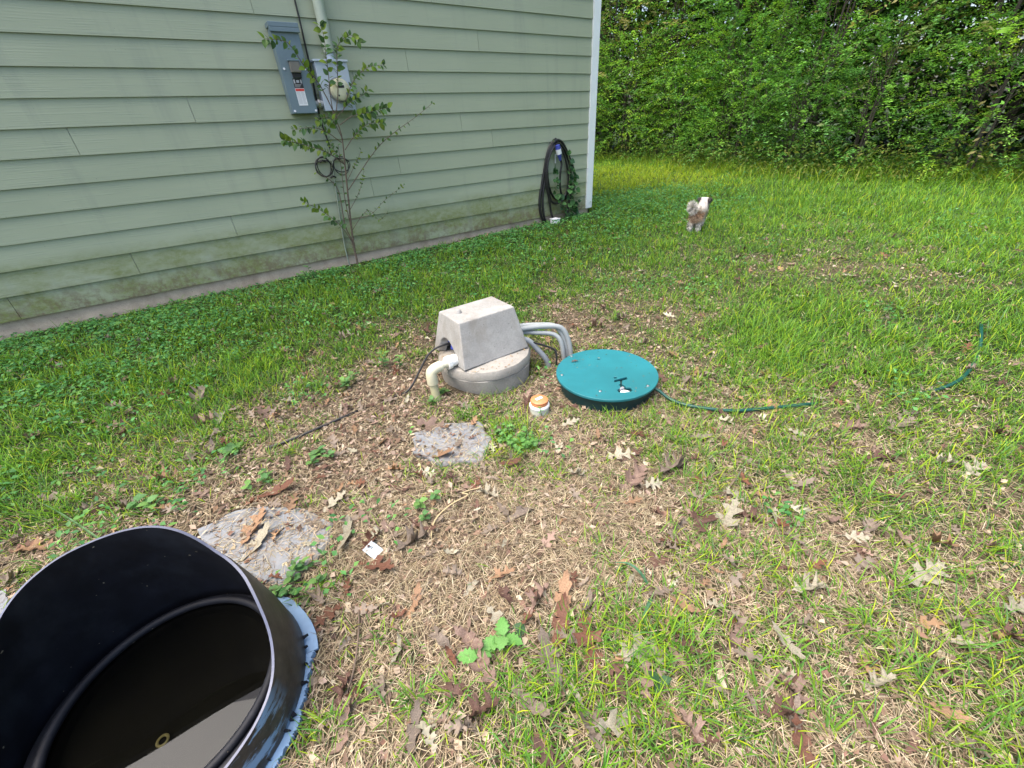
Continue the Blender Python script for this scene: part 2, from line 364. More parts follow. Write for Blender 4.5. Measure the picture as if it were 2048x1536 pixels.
def inpoly(x, y, poly):
    c = np.zeros(len(x), bool); n = len(poly)
    for i in range(n):
        x1, y1 = poly[i][:2]; x2, y2 = poly[(i+1) % n][:2]
        t = ((y1 > y) != (y2 > y)) & (x < (x2-x1)*(y-y1)/(y2-y1+1e-12)+x1); c ^= t
    return c
def free(x, y, stones=0.0, pad=0.0):
    k = ~((y > WALL-.035) & (x < 4.80)) & (y < 30)
    k &= ~((np.abs(x-3.95) < .09) & (y > WALL-.32))
    k &= np.hypot(x-DC[0], y-DC[1]) > .352+pad
    k &= np.hypot(x-1.2, y-2.1) > .30+pad
    k &= np.hypot(x-1.672, y-1.475) > .285+pad
    k &= np.hypot(x-1.195, y-1.515) > .05
    for s in SL: k &= ~inpoly(x, y, s) | (rng.random(len(x)) < stones)
    return k

# ------------------------------------------------------------------ ground
def axis(fine0, fine1, step, lo, hi):
    a = list(np.arange(fine0, fine1, step)); s = step; v = a[-1]
    while v < hi: s *= 1.25; v += s; a.append(v)
    s = step; v = a[0]
    while v > lo: s *= 1.25; v -= s; a.insert(0, v)
    return np.array(a)
gx = axis(-2.5, 6, .04, -160, 160); gy = axis(-1.2, 6, .04, -160, 160)
X, Y = np.meshgrid(gx, gy); xs, ys = X.ravel(), Y.ravel()
Zg = gz(xs, ys)+(vnoise(xs, ys, 6, 3)-.5)*.012
for s_ in SL:
    cx_, cy_ = np.mean([q[0] for q in s_]), np.mean([q[1] for q in s_]); Zg = Zg-np.where(inpoly(xs, ys, [((q[0]-cx_)*1.02+cx_, (q[1]-cy_)*1.02+cy_) for q in s_]), .030, 0)
cv = cover(xs, ys); nx, ny = len(gx), len(gy)
i, j = np.meshgrid(np.arange(nx-1), np.arange(ny-1)); b0 = (j*nx+i).ravel()
o = npobj('ground', np.stack([xs, ys, Zg-.004], 1), np.stack([b0, b0+1, b0+nx+1, b0+nx], 1), None, np.stack([cv[:, 0], cv[:, 1], cv[:, 2]*0], 1), MAT['ground'], True)
tag(o, kind='structure')

# ------------------------------------------------------------------ scattering of blades, straw, leaflets
def wedge(n_of_r, rmin, rmax, half=84, total=None):
    rs = np.linspace(rmin, rmax, 400); wt = n_of_r(rs)*rs; cdf = np.cumsum(wt); N_ = int(cdf[-1]*(rs[1]-rs[0])*math.radians(2*half))
    cdf /= cdf[-1]
    r = np.interp(rng.random(N_), cdf, rs); a = YAW+(rng.random(N_)*2-1)*math.radians(half)
    return r*np.sin(a), r*np.cos(a), r
def blades(x, y, z, h, wd, az, lean, curl, c0, c1, name, mat, kind='stuff', label=None, seg=3, twist=None):
    n = len(x); ts = np.linspace(0, 1, seg+1)
    dx, dy = np.cos(az), np.sin(az)
    sx, sy = -dy, dx
    V = []; Cc = []
    ang = lean
    px_, pz_ = np.zeros(n), np.zeros(n)
    for k, t in enumerate(ts):
        if k: 
            px_ = px_+np.sin(ang)*h/seg; pz_ = pz_+np.cos(ang)*h/seg; ang = ang+curl/seg
        wk = wd*(1-t)**.6*(.7+.6*t) if k < seg else wd*0
        cx, cy, cz = x+dx*px_, y+dy*px_, z+np.maximum(pz_, .002)
        col = c0*(1-t)+c1*t
        if k < seg:
            V += [np.stack([cx-sx*wk*.5, cy-sy*wk*.5, cz], 1), np.stack([cx+sx*wk*.5, cy+sy*wk*.5, cz], 1)]; Cc += [col, col]
        else: V += [np.stack([cx, cy, cz], 1)]; Cc += [col]
    nv = len(V); A = np.stack(V, 1).reshape(-1, 3); B = np.stack(Cc, 1).reshape(-1, 3)
    b = np.arange(n)*nv
    q = np.concatenate([np.stack([b+2*k, b+2*k+1, b+2*k+3, b+2*k+2], 1) for k in range(seg-1)]) if seg > 1 else None
    t = np.stack([b+2*seg-2, b+2*seg-1, b+2*seg], 1)
    o = npobj(name, A, q, t, B, mat)
    if kind: o['kind'] = kind
    if label: o['label'] = label
    return o
def pick(cols, n, jit=.18):
    cols = np.array(cols); k = rng.integers(0, len(cols), n); c = cols[k]
    return c*(1+(rng.random((n, 1))-.5)*2*jit)*(1+(rng.random((n, 3))-.5)*.12)
GREEN = [(.13,.28,.022),(.17,.33,.028),(.10,.24,.03),(.21,.37,.03),(.12,.27,.05),(.075,.19,.022)]
GREEN2 = [(.31,.41,.02),(.36,.44,.03),(.24,.36,.02)]
STRAW = [(.36,.295,.19),(.28,.225,.145),(.45,.385,.27),(.19,.145,.095),(.32,.26,.18),(.11,.08,.057),(.23,.175,.12)]
# green grass
x, y, r = wedge(lambda r: np.minimum(12000, 42000/np.maximum(r, .1)**1.62), .15, 15)
cvr = cover(x, y); tuft = vnoise(x, y, 14, 5)
keep = free(x, y) & (rng.random(len(x)) < cvr[:, 0]**1.25*np.clip(.35+1.3*tuft, 0, 1)*np.where(r > 5, 1.6, 1.0))
x, y, r, cvr = x[keep], y[keep], r[keep], cvr[keep]; n = len(x)
sc = 1+np.clip(r-2, 0, 20)*.15
h = (.030+.060*rng.random(n)**1.3)*np.clip(cvr[:, 2], .5, 1.5)*(.8+.6*cvr[:, 0])*(.6+.8*vnoise(x, y, 4.5, 31))*(1+np.clip(r-4, 0, 9)*.02)
near_wood = np.clip((x-9.0)/2.0, 0, 1); h = h*(1-.25*np.clip((r-4)/3, 0, 1))*(1+near_wood*.7*rng.random(n))*np.where((x < 4.7) & (y > 4.1), np.clip((WALL-y)/.55, .3, 1), 1)
sunny = np.clip(1-np.hypot((x-8.2)/4.0, (y-7.2)/3.2), 0, 1)*1.6  # sunlit patch past the house corner, put into blade colour as yellower greens
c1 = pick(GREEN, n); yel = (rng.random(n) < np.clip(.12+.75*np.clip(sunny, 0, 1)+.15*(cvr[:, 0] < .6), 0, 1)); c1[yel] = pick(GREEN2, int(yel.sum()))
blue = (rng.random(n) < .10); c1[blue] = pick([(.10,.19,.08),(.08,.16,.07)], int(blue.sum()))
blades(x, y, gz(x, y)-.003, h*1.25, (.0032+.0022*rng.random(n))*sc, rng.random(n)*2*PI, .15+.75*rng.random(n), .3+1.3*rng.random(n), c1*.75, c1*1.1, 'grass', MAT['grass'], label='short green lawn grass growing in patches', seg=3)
# coarse tufts of broader blades
x, y, r = wedge(lambda r: np.minimum(120, 220/np.maximum(r, .1)), .3, 8)
cvr = cover(x, y); keep = (cvr[:, 0] > .18) & (rng.random(len(x)) < cvr[:, 0]+.25) & free(x, y, 0, .03)
x, y = np.repeat(x[keep], 13), np.repeat(y[keep], 13); n = len(x); hs = np.repeat(.6+.9*rng.random(n//13), 13)
a = rng.random(n)*2*PI; q = rng.random(n)*.028; x = x+np.cos(a)*q; y = y+np.sin(a)*q; c = pick([(.15,.30,.03),(.12,.26,.04),(.20,.33,.03),(.10,.24,.055)], n)
keep = free(x, y); x, y, a, hs, c = x[keep], y[keep], a[keep], hs[keep], c[keep]; n = len(x)
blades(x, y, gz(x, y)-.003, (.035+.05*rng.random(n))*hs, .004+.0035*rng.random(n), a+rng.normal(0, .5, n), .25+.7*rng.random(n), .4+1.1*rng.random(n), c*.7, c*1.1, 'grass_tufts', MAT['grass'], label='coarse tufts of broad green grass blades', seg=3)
# dry straw lying flat
x, y, r = wedge(lambda r: np.minimum(17000, 30000/np.maximum(r, .1)**1.7), .15, 7)
cvr = cover(x, y)
keep = free(x, y, .5) & (rng.random(len(x)) < np.clip(1.15-cvr[:, 0]*.9, .06, 1)*np.clip(1.15-cvr[:, 1]*.65, 0, 1)*np.clip(.45+1.1*vnoise(x, y, 7, 8), 0, 1))
x, y, r = x[keep], y[keep], r[keep]; n = len(x); c = pick(STRAW, n, .25)
blades(x, y, surf(x, y)+rng.random(n)*.008, .025+.045*rng.random(n), (.0018+.0018*rng.random(n))*(1+np.clip(r-1.5, 0, 9)*.25), rng.random(n)*2*PI, 1.0+.62*rng.random(n), (rng.random(n)-.25)*1.3, c, c*1.05, 'dry_grass', MAT['litter'], label='flattened dry straw coloured grass', seg=2)
# small brown leaf fragments
def rhomb(x, y, z, ln, wd, az, tilt, roll, c, name, mat, label, kind='stuff', parent=None):
    n = len(x); ca, sa = np.cos(az), np.sin(az); ct, st = np.cos(tilt), np.sin(tilt)
    d = np.stack([ca*ct, sa*ct, st], 1); s = np.stack([-sa*np.cos(roll), ca*np.cos(roll), np.sin(roll)], 1); p0 = np.stack([x, y, z], 1)
    u = np.cross(d, s)
    m1 = p0+d*(ln*.42)[:, None]-u*(wd*.12)[:, None]
    V = np.stack([p0, m1+s*(wd*.5)[:, None]+u*(wd*.22)[:, None], p0+d*ln[:, None]-u*(ln*.12)[:, None], m1-s*(wd*.5)[:, None]+u*(wd*.22)[:, None]], 1).reshape(-1, 3)
    b = np.arange(n)*4
    t = np.concatenate([np.stack([b, b+1, b+2], 1), np.stack([b, b+2, b+3], 1)])
    o = npobj(name, V, None, t, np.repeat(c, 4, 0), mat, parent=parent)
    if kind: o['kind'] = kind
    if label: o['label'] = label
    return o
x, y, r = wedge(lambda r: np.minimum(2600, 5200/np.maximum(r, .1)**1.3), .15, 9)
cvr = cover(x, y); keep = free(x, y, .22) & (rng.random(len(x)) < np.clip(.34+cvr[:, 1]*1.1, 0, 1)*np.clip(1.1-cvr[:, 0], .12, 1))
x, y, r = x[keep], y[keep], r[keep]; n = len(x)
rhomb(x, y, surf(x, y)+.004+.008*rng.random(n), .012+.03*rng.random(n)**1.5, .008+.018*rng.random(n), rng.random(n)*6.3, (rng.random(n)-.4)*.8, (rng.random(n)-.5)*1.2,
      pick([(.22,.165,.12),(.30,.235,.175),(.14,.10,.075),(.38,.31,.235),(.20,.125,.09),(.09,.065,.05)], n), 'leaf_litter', MAT['litter'], 'small crumbled brown leaf litter on bare soil')
# broad-leaved ground cover along the wall and round the house corner
x, y, r = wedge(lambda r: np.minimum(5200, 5200/np.maximum(r/2.2, .1)**1.25), .6, 13)
band = np.clip(1-(WALL-y-.1)/(1.35+.5*vnoise(x, y, 1.2, 4)+1.2*np.clip(-.2-x, 0, 1)), 0, 1)*(x < 5.2)
corner = np.clip(1.25-np.hypot((x-5.6)/2.0, (y-4.4)/1.2), 0, 1)
spots = (vnoise(x, y, 2.2, 9) > .74)*.16
keep = free(x, y) & (rng.random(len(x)) < np.clip(np.maximum(np.maximum(band*1.5, corner), spots), 0, 1)*np.clip(vnoise(x, y, 5, 11)*1.9-.25, 0, 1))
x, y, r = x[keep], y[keep], r[keep]; n = len(x); sc = 1+np.clip(r-3, 0, 20)*.1
hh = (.015+.085*rng.random(n))*(1+1.1*corner[keep])*(.7+.5*vnoise(x, y, 4, 12))*np.where(x < 4.7, np.clip((WALL-y)/.5, .25, 1), 1)
rhomb(x, y, gz(x, y)+hh, (.016+.022*rng.random(n))*sc, (.012+.012*rng.random(n))*sc, rng.random(n)*6.3, (rng.random(n)-.25)*.9, (rng.random(n)-.5)*.9,
      pick([(.07,.21,.065),(.09,.26,.07),(.12,.30,.10),(.055,.17,.06),(.15,.32,.08)], n), 'ground_cover', MAT['leaf'], 'low broad leaved weeds along the house wall')

# ------------------------------------------------------------------ house
E_ = .178; XL, XR = -4.2, 4.654
H = empty('house', (0, WALL, .2), 'sage green lap sided house wall with white corner board on a concrete slab', 'house')
def hp(mb, name, m, **k):
    mb.v = [(a, b-WALL, c-.2) for a, b, c in mb.v]
    return mb.obj(name, m, parent=H, **k)
joints = {0: [-1.425], 1: [-3.0, -.592, 3.436], 2: [2.05], 3: [.214], 4: [-2.3, 1.9], 5: [3.1], 6: [-.576, 2.7], 7: [.228], 8: [-2.6, 1.6], 9: [2.16], 10: [-.9, 3.0], 11: [.9], 12: [-2.0, 2.5], 13: [.3]}
joints[1] = [-3.0, -.592, 3.0]; joints[2] = [.214, 3.86]; joints[3] = [-2.1, 1.56]
def lap(mb, x0, x1, z0, y0=WALL, e=E_):
    t = .0095; yb = y0-.0215; yt = y0-.0060
    mb.add([(x0,yb,z0),(x1,yb,z0),(x1,yb+t,z0),(x0,yb+t,z0),(x0,yt-.001,z0+e+.025),(x1,yt-.001,z0+e+.025),(x1,yt+t-.004,z0+e+.025),(x0,yt+t-.004,z0+e+.025)],
           [(0,3,2,1),(4,5,6,7),(0,1,5,4),(1,2,6,5),(2,3,7,6),(3,0,4,7)])
for i in range(14):
    ed = [XL]+sorted(joints.get(i, []))+[XR-.002]
    for a, b in zip(ed[:-1], ed[1:]):
        mb = MB(); lap(mb, a+(.0015 if a > XL else 0), b-(.0015 if b < XR-.01 else 0), .30+i*E_+random.uniform(-.0015, .0015))
        hp(mb, 'siding_board', MAT['siding'])
mb = MB()
for i in range(14, 28): lap(mb, XL, XR-.002, .30+i*E_)
hp(mb, 'upper_siding', MAT['siding'])['kind'] = 'stuff'
hp(MB().box(XL, 4.60, WALL+.004, WALL+.12, .28, 5.19), 'wall_sheathing', MAT['soffit'])
hp(MB().box(XR, 4.768, WALL-.034, WALL-.002, .302, 5.19), 'corner_board', MAT['white'], bevel=.002)
hp(MB().box(4.744, 4.770, WALL-.0015, WALL+.09, .302, 5.19), 'corner_board', MAT['white'], bevel=.002)
mb = MB()
for i in range(31):
    z0 = .30+i*E_
    if i > 27: break
    mb.add([(4.742+.0,WALL+.09,z0),(4.762,WALL+.09,z0),(4.748,WALL+.09,z0+E_+.02),(4.742,WALL+.09,z0+E_+.02),(4.742,11,z0),(4.762,11,z0),(4.748,11,z0+E_+.02),(4.742,11,z0+E_+.02)],
           [(0,1,2,3),(7,6,5,4),(0,4,5,1),(1,5,6,2),(2,6,7,3),(3,7,4,0)])
hp(mb, 'return_wall_siding', MAT['siding'])['kind'] = 'stuff'
# slab edge
xs_ = np.linspace(XL, 4.715, 60); v = []; 
for q in xs_:
    jit = (vnoise(np.array([q]), np.array([0.]), 6, 21)[0]-.5)*.014
    v += [(q, WALL-.012+jit, -.1), (q, WALL-.008+jit*.6, .2), (q, WALL+.002, .297), (q, 4.95, .297), (q, 4.95, -.1)]
fs = []
for k in range(59):
    for a in range(4): fs.append((k*5+a, k*5+5+a, k*5+6+a, k*5+1+a))
fs.append((0, 1, 2, 3, 4)); fs.append(tuple(59*5+q for q in (4, 3, 2, 1, 0)))
mb = MB(); mb.add(v, fs); hp(mb, 'slab_edge', MAT['slab'])
hp(MB().box(4.60, 4.715, 4.96, 11, -.1, .297), 'slab_edge', MAT['slab'])
# roof with an overhang above the tall wall
mb = MB(); y0, y1, zr0, zr1 = WALL-.30, 9.0, 5.20, 7.5
mb.add([(XL-.3,y0,zr0),(5.15,y0,zr0),(5.15,y1,zr1),(XL-.3,y1,zr1),(XL-.3,y0,zr0+.12),(5.15,y0,zr0+.12),(5.15,y1,zr1+.12),(XL-.3,y1,zr1+.12)], [(0,3,2,1),(4,5,6,7),(0,1,5,4),(1,2,6,5),(2,3,7,6),(3,0,4,7)])
mb.add([(XL-.3,y1,zr1),(5.15,y1,zr1),(5.15,13.6,zr0),(XL-.3,13.6,zr0),(XL-.3,y1,zr1+.12),(5.15,y1,zr1+.12),(5.15,13.6,zr0+.12),(XL-.3,13.6,zr0+.12)], [(0,3,2,1),(4,5,6,7),(0,1,5,4),(1,2,6,5),(2,3,7,6),(3,0,4,7)])
hp(mb, 'roof', MAT['roof'])
hp(MB().box(XL, 4.74, 4.93, 13.2, .31, 5.15), 'house_body', MAT['soffit'])
hp(MB().add([(4.6,WALL+.2,5.18),(4.6,13.2,5.18),(4.6,9,7.45),(4.5,WALL+.2,5.18),(4.5,13.2,5.18),(4.5,9,7.45)], [(0,1,2),(5,4,3),(0,3,4,1),(1,4,5,2),(2,5,3,0)]), 'gable_wall', MAT['siding'])

# ------------------------------------------------------------------ electrical gear on the wall
def cyl_y(mb, cx, cz, r, y0, y1, n=32, r2=None):
    M = Matrix.Translation((cx, y0, cz)) @ Matrix.Rotation(PI/2, 4, 'X')
    mb.lathe([(r, 0), (r2 or r, y0-y1)], n, M); return mb
W0 = WALL-.020
T = Thing('disconnect_panel', (1.07, W0, 1.58), 'tall blue-grey steel disconnect box with a white and red label on the green wall', 'electrical box')
T.part(MB().box(.964, 1.178, W0-.105, W0-.0005, 1.579, 2.165), 'enclosure', MAT['panel'], bevel=.004)
T.part(MB().box(.955, 1.187, W0-.125, W0-.001, 2.1655, 2.198).box(.955, 1.187, W0-.125, W0-.1055, 2.135, 2.165), 'rain_hood', MAT['panel'], bevel=.003)
T.part(MB().box(1.036, 1.118, W0-.135, W0-.1055, 1.868, 1.945), 'latch_cover', MAT['latch'], bevel=.005)
T.part(MB().box(1.030, 1.124, W0-.138, W0-.106, 1.946, 1.956), 'latch_hood', MAT['panel'], bevel=.002)
T.part(MB().box(1.040, 1.112, W0-.118, W0-.106, 1.832, 1.866), 'switch_handle', MAT['panel_in'], bevel=.003)
T.part(MB().box(1.034, 1.108, W0-.1068, W0-.1055, 1.762, 1.829), 'warning_plate', MAT['panel_in'])
mb = MB()
for a, b in ((1.038, 1.05), (1.092, 1.104)): mb.box(a, b, W0-.1076, W0-.1069, 1.795, 1.822)
mb.box(1.060, 1.082, W0-.1076, W0-.1069, 1.80, 1.818)
for k in range(3): mb.box(1.040, 1.040+.055-.008*k, W0-.1076, W0-.1069, 1.785-.008*k, 1.788-.008*k)
T.part(mb, 'plate_marks', MAT['grey'])
T.part(MB().box(1.034, 1.108, W0-.1068, W0-.1055, 1.637, 1.7605), 'label_sheet', MAT['whitelab'])
T.part(MB().box(1.036, 1.106, W0-.1076, W0-.1069, 1.740, 1.758), 'label_band', MAT['redlab'])
mb = MB()
for k in range(12):
    zz = 1.731-.0075*k
    mb.box(1.038, 1.038+random.uniform(.028, .033), W0-.1076, W0-.1069, zz, zz+.0028); mb.box(1.074, 1.074+random.uniform(.022, .03), W0-.1076, W0-.1069, zz, zz+.0028)
T.part(mb, 'label_print', MAT['grey'])
for cx, cz in ((.990, 1.895), (1.158, 1.895), (.985, 1.598), (1.162, 1.598)):
    mb = MB(); cyl_y(mb, cx, cz, .0085, W0-.1056, W0-.110, 12); T.part(mb, 'screw', MAT['whitelab'])
T = Thing('meter_box', (1.39, W0, 1.59), 'light grey meter box with a round cream glass meter on the green wall', 'meter box')
T.part(MB().box(1.250, 1.530, W0-.10, W0-.0005, 1.592, 1.950), 'enclosure', MAT['meterbox'], bevel=.004)
T.part(MB().box(1.240, 1.540, W0-.112, W0-.001, 1.9505, 1.966), 'lid', MAT['meterbox'], bevel=.003)
mb = MB(); cyl_y(mb, 1.405, 1.745, .094, W0-.1005, W0-.128, 40); T.part(mb, 'collar', MAT['dconduit'], smooth=True)
mb = MB(); M = Matrix.Translation((1.405, W0-.128, 1.745)) @ Matrix.Rotation(PI/2, 4, 'X')
mb.lathe([(.084, 0), (.084, .035), (.080, .055), (.066, .066), (.03, .071), (.001, .072)], 40, M); T.part(mb, 'meter_dome', MAT['glass'], smooth=True)
T.part(MB().box(1.38, 1.43, W0-.2035, W0-.196, 1.755, 1.775), 'display', MAT['panel_in'], bevel=.002)
mb = MB(); cyl_y(mb, 1.445, 1.712, .012, W0-.196, W0-.202, 14); T.part(mb, 'port', MAT['dconduit'])
mb = MB(); cyl_y(mb, 1.37, 1.70, .007, W0-.196, W0-.200, 12); T.part(mb, 'seal', MAT['black'])
T.part(MB().tube([(1.41, W0-.055, 1.967), (1.41, W0-.055, 2.02)], .034, 20), 'hub', MAT['meterbox'], smooth=True)
T = Thing('riser_conduit', (1.41, W0-.055, 2.02), 'thick sage painted conduit rising from the meter box to the eave', 'conduit')
T.part(MB().tube([(1.41, W0-.055, 2.021), (1.41, W0-.055, 5.18)], .045, 24), 'pipe', MAT['conduit'], smooth=True)
T.part(MB().box(1.345, 1.475, W0-.012, W0, 2.50, 2.54).tube([(1.36, W0-.012, 2.52), (1.37, W0-.09, 2.52), (1.41, W0-.104, 2.52), (1.45, W0-.09, 2.52), (1.46, W0-.012, 2.52)], .006, 6), 'strap', MAT['metal'])
T = Thing('conduit_coupling', (1.21, W0-.05, 1.65), 'short dark pipe nipple joining the two electrical boxes', 'pipe fitting')
T.part(MB().tube([(1.179, W0-.055, 1.648), (1.249, W0-.055, 1.648)], .026, 18), 'nipple', MAT['gconduit'], smooth=True)
T.part(MB().tube([(1.206, W0-.055, 1.648), (1.224, W0-.055, 1.648)], .034, 6), 'lock_nut', MAT['metal'])
T = Thing('black_cable', (1.2, W0-.012, .3), 'black cable running down the wall between the boxes into a hanging coil', 'cable')
pts = [(1.238, W0-.010, 5.15), (1.238, W0-.010, 3.4), (1.238, W0-.010, 2.36), (1.234, W0-.010, 2.1), (1.228, W0-.012, 1.9), (1.214, W0-.014, 1.7), (1.205, W0-.02, 1.52), (1.222, W0-.02, 1.36), (1.225, W0-.02, 1.25)]
T.part(MB().tube(pts, .007, 8, spline=4), 'run', MAT['black'], smooth=True)
for cx, cz, rx, rz, ph, r in ((1.120, 1.145, .072, .082, 0, .005), (1.126, 1.135, .080, .070, .4, .0048), (1.13, 1.15, .062, .085, .9, .0046), (1.295, 1.150, .082, .060, .3, .0045), (1.29, 1.145, .070, .082, 1.1, .0045)):
    mb = MB(); pp = [(cx+rx*math.cos(t+ph), W0-.022-.012*math.sin(2*t+ph)-random.uniform(0, .01), cz+rz*math.sin(t+ph)) for t in np.linspace(0, 2*PI*.98, 26)]
    T.part(mb.tube(pp, r, 8), 'loop', MAT['black'], smooth=True)
for a, b in ((1.10, 1.19), (1.16, 1.05), (1.24, 1.2)): T.part(MB().tube([(a, W0-.03, b), (a+.02, W0-.045, b+.015), (a+.05, W0-.03, b)], .008, 8), 'cable_tie', MAT['black'], smooth=True)
T = Thing('ground_wire_conduit', (1.17, W0-.012, .2), 'thin green-grey conduit dropping from the cable coil to the soil', 'conduit')
T.part(MB().tube([(1.222, W0-.012, 1.20), (1.20, W0-.012, 1.05), (1.178, W0-.011, .86), (1.15, W0-.011, .6), (1.130, W0-.012, .36), (1.128, W0-.03, .16)], .0075, 8, spline=4), 'pipe', plain('weathered_conduit', (.20, .24, .19), .6), smooth=True)

# ------------------------------------------------------------------ hanging black power cord with plug
T = Thing('power_cord_coil', (4.05, W0-.03, 1.2), 'big coil of heavy black power cord hung on the wall near the white corner board', 'power cord')
def zc(q, off): return onwall(1040+q[0]/6.4, 260+q[1]/6.4, off)
loops = [
 ([(460,115),(405,170),(355,290),(325,440),(300,580),(270,760),(250,900),(262,1060),(300,1170),(350,1245),(385,1262)], .014),
 ([(385,1262),(340,1190),(305,1090),(290,930),(300,760),(325,620),(345,450),(375,290),(420,180),(470,130),(530,150),(585,235),(640,370),(685,500),(708,610),(700,720),(665,810),(610,860),(540,890),(470,885),(415,840),(375,740),(352,600),(350,450),(375,320),(425,215),(470,160)], .013),
 ([(470,160),(535,200),(590,300),(630,420),(650,560),(655,700),(640,850),(620,980),(590,1090),(545,1165),(490,1195),(440,1160),(405,1080),(385,970),(370,860),(340,720),(330,560),(350,400),(395,260),(450,185)], .013),
 ([(450,185),(510,180),(570,250),(620,360),(645,480),(650,620),(630,760),(590,850),(520,915),(450,942),(400,905),(372,820),(355,700),(345,540),(365,380),(410,260),(455,205)], .012),
 ([(455,205),(520,230),(570,330),(600,450),(620,600),(610,740),(585,820),(560,850),(535,830),(517,750),(512,640),(520,520),(533,440),(520,380),(508,340)], .0115)]
pz = []
for k, (pp, r) in enumerate(loops):
    T.part(MB().tube([zc(q, .032+.015*k+.006*math.sin(j*.9+k)) for j, q in enumerate(pp)], r*1.2, 8, spline=3), 'cord_loop', MAT['black'], smooth=True)
a = Vector(zc((480, 195), .115)); b = Vector(zc((508, 345), .11))
ax = (b-a).normalized()
T.part(MB().tube([a, a+ax*.045], [.030, .034], 18), 'plug_collar', MAT['plug'], smooth=True)
T.part(MB().tube([a+ax*.046, a+ax*.105], [.036, .034], 18), 'plug_body', MAT['whitelab'], smooth=True)
T.part(MB().tube([a+ax*.106, a+ax*.135, a+ax*.185], [.034, .024, .014], 18), 'plug_grip', MAT['plug'], smooth=True)
T.part(MB().tube([zc((430, 150), -.0), zc((432, 150), .12), zc((428, 110), .13)], .008, 8), 'hook', MAT['metal'], smooth=True)
T.part(MB().box(4.055, 4.07, W0-.012, W0-.001, .94, 1.05), 'wall_clip', MAT['whitelab'])
q = at(1099, 455)
T = Thing('white_outlet_box', (3.93, WALL-.10, float(gz(3.93, 4.66))), 'small white plastic box on the soil under the hanging power cord', 'box')
T.part(MB().box(3.90, 4.005, WALL-.20, WALL-.11, .205, .270), 'shell', MAT['whitelab'], bevel=.008)
T.part(MB().box(3.895, 4.010, WALL-.205, WALL-.105, .2705, .280), 'lid', MAT['whitelab'], bevel=.003)

# ------------------------------------------------------------------ pump station: concrete base, cover, pipes
T = Thing('concrete_riser_base', (1.2, 2.1, 0), 'round grey concrete well riser under the tapered concrete cover', 'concrete base')
mb = MB(); prof = [(.285, -.1), (.290, 0), (.297, .100), (.297, .108)]
mb.lathe(prof, 56, Matrix.Translation((1.2, 2.1, 0)))
for q in range(len(mb.v)):
    a, b, c = mb.v[q]; th = math.atan2(b-2.1, a-1.2); k = 1+.012*math.sin(5*th+.6)+.008*math.sin(11*th)
    if math.cos(th-math.radians(205)) > .6 and c < .09: k *= 1-.10*(math.cos(th-math.radians(205))-.6)/.4*(1-c/.09)
    mb.v[q] = (1.2+(a-1.2)*k, 2.1+(b-2.1)*k, c)
T.part(mb, 'riser_ring', MAT['base'], smooth=True, bevel=.004)
mb = MB(); mb.lathe([(.288, .1105), (.301, .113), (.303, .145), (.293, .166), (.27, .171), (.02, .172)], 56, Matrix.Translation((1.2, 2.1, 0)))
for q in range(len(mb.v)):
    a, b, c = mb.v[q]; th = math.atan2(b-2.1, a-1.2); k = 1+.010*math.sin(4*th+2)+.007*math.sin(13*th+1)
    mb.v[q] = (1.2+(a-1.2)*k, 2.1+(b-2.1)*k, c+.003*math.sin(3*th))
T.part(mb, 'riser_cap', MAT['base'], smooth=True)
Tc = Thing('concrete_pump_cover', (1.19, 2.13, .172), 'tapered concrete pump cover with an arched opening in its left face', 'concrete cover')
# four tapering walls around a hollow, the left one with an arch; world corners
zb, zt = .174, .44
B = [(.955, 1.93), (1.435, 1.93), (1.435, 2.33), (.955, 2.33)]; TT = [(1.0, 2.015), (1.395, 2.015), (1.395, 2.27), (1.0, 2.27)]
bm = bmesh.new()
def ring(cs, z, ins=0):
    cx = sum(c[0] for c in cs)/4; cy = sum(c[1] for c in cs)/4; out = []
    for a, b in cs: out.append(bm.verts.new((a-ins*np.sign(a-cx), b-ins*np.sign(b-cy), z)))
    return out
ob, ot = ring(B, zb), ring(TT, zt); ib, it = ring(B, zb, .045), ring([(q[0], q[1]) for q in TT], zt-.05, .04)
for k in range(4):
    k2 = (k+1) % 4
    if k != 3: bm.faces.new((ob[k], ob[k2], ot[k2], ot[k])); bm.faces.new((ib[k2], ib[k], it[k], it[k2])); bm.faces.new((ob[k2], ob[k], ib[k], ib[k2]))
bm.faces.new(ot); bm.faces.new(it[::-1])
# left face (k=3: from corner 3 back to corner 0) with an arch cut
def lerp(a, b, t): return Vector(a)*(1-t)+Vector(b)*t
arch = []
for i in range(13):
    t = i/12; u = .14+.66*t; hgt = math.sin(PI*t**.75)**.5*.46 if 0 < t < 1 else 0
    arch.append((u, hgt if i not in (0, 12) else 0))
def face_pt(c, d, u, v):   # c: outer/inner bottoms+tops
    return lerp(lerp(c[0], c[1], u), lerp(d[0], d[1], u), v)
oc = ((ob[3].co, ob[0].co), (ot[3].co, ot[0].co)); ic = ((ib[3].co, ib[0].co), (it[3].co, it[0].co))
oa = [bm.verts.new(face_pt(oc[0], oc[1], u, v)) for u, v in arch]; ia = [bm.verts.new(face_pt(ic[0], ic[1], u, v*1.2)) for u, v in arch]
n = len(oa); h2 = n//2
bm.faces.new([ob[3]]+oa[:h2+1]+[ot[3]]); bm.faces.new([oa[h2]]+oa[h2+1:]+[ob[0], ot[0]]); bm.faces.new((ot[3], oa[h2], ot[0]))
bm.faces.new(([ib[3]]+ia[:h2+1]+[it[3]])[::-1]); bm.faces.new(([ia[h2]]+ia[h2+1:]+[ib[0], it[0]])[::-1]); bm.faces.new((it[0], ia[h2], it[3]))
for k in range(n-1): bm.faces.new((oa[k+1], oa[k], ia[k], ia[k+1]))
bm.faces.new((ob[3], ib[3], ia[0], oa[0])); bm.faces.new((oa[-1], ia[-1], ib[0], ob[0]))
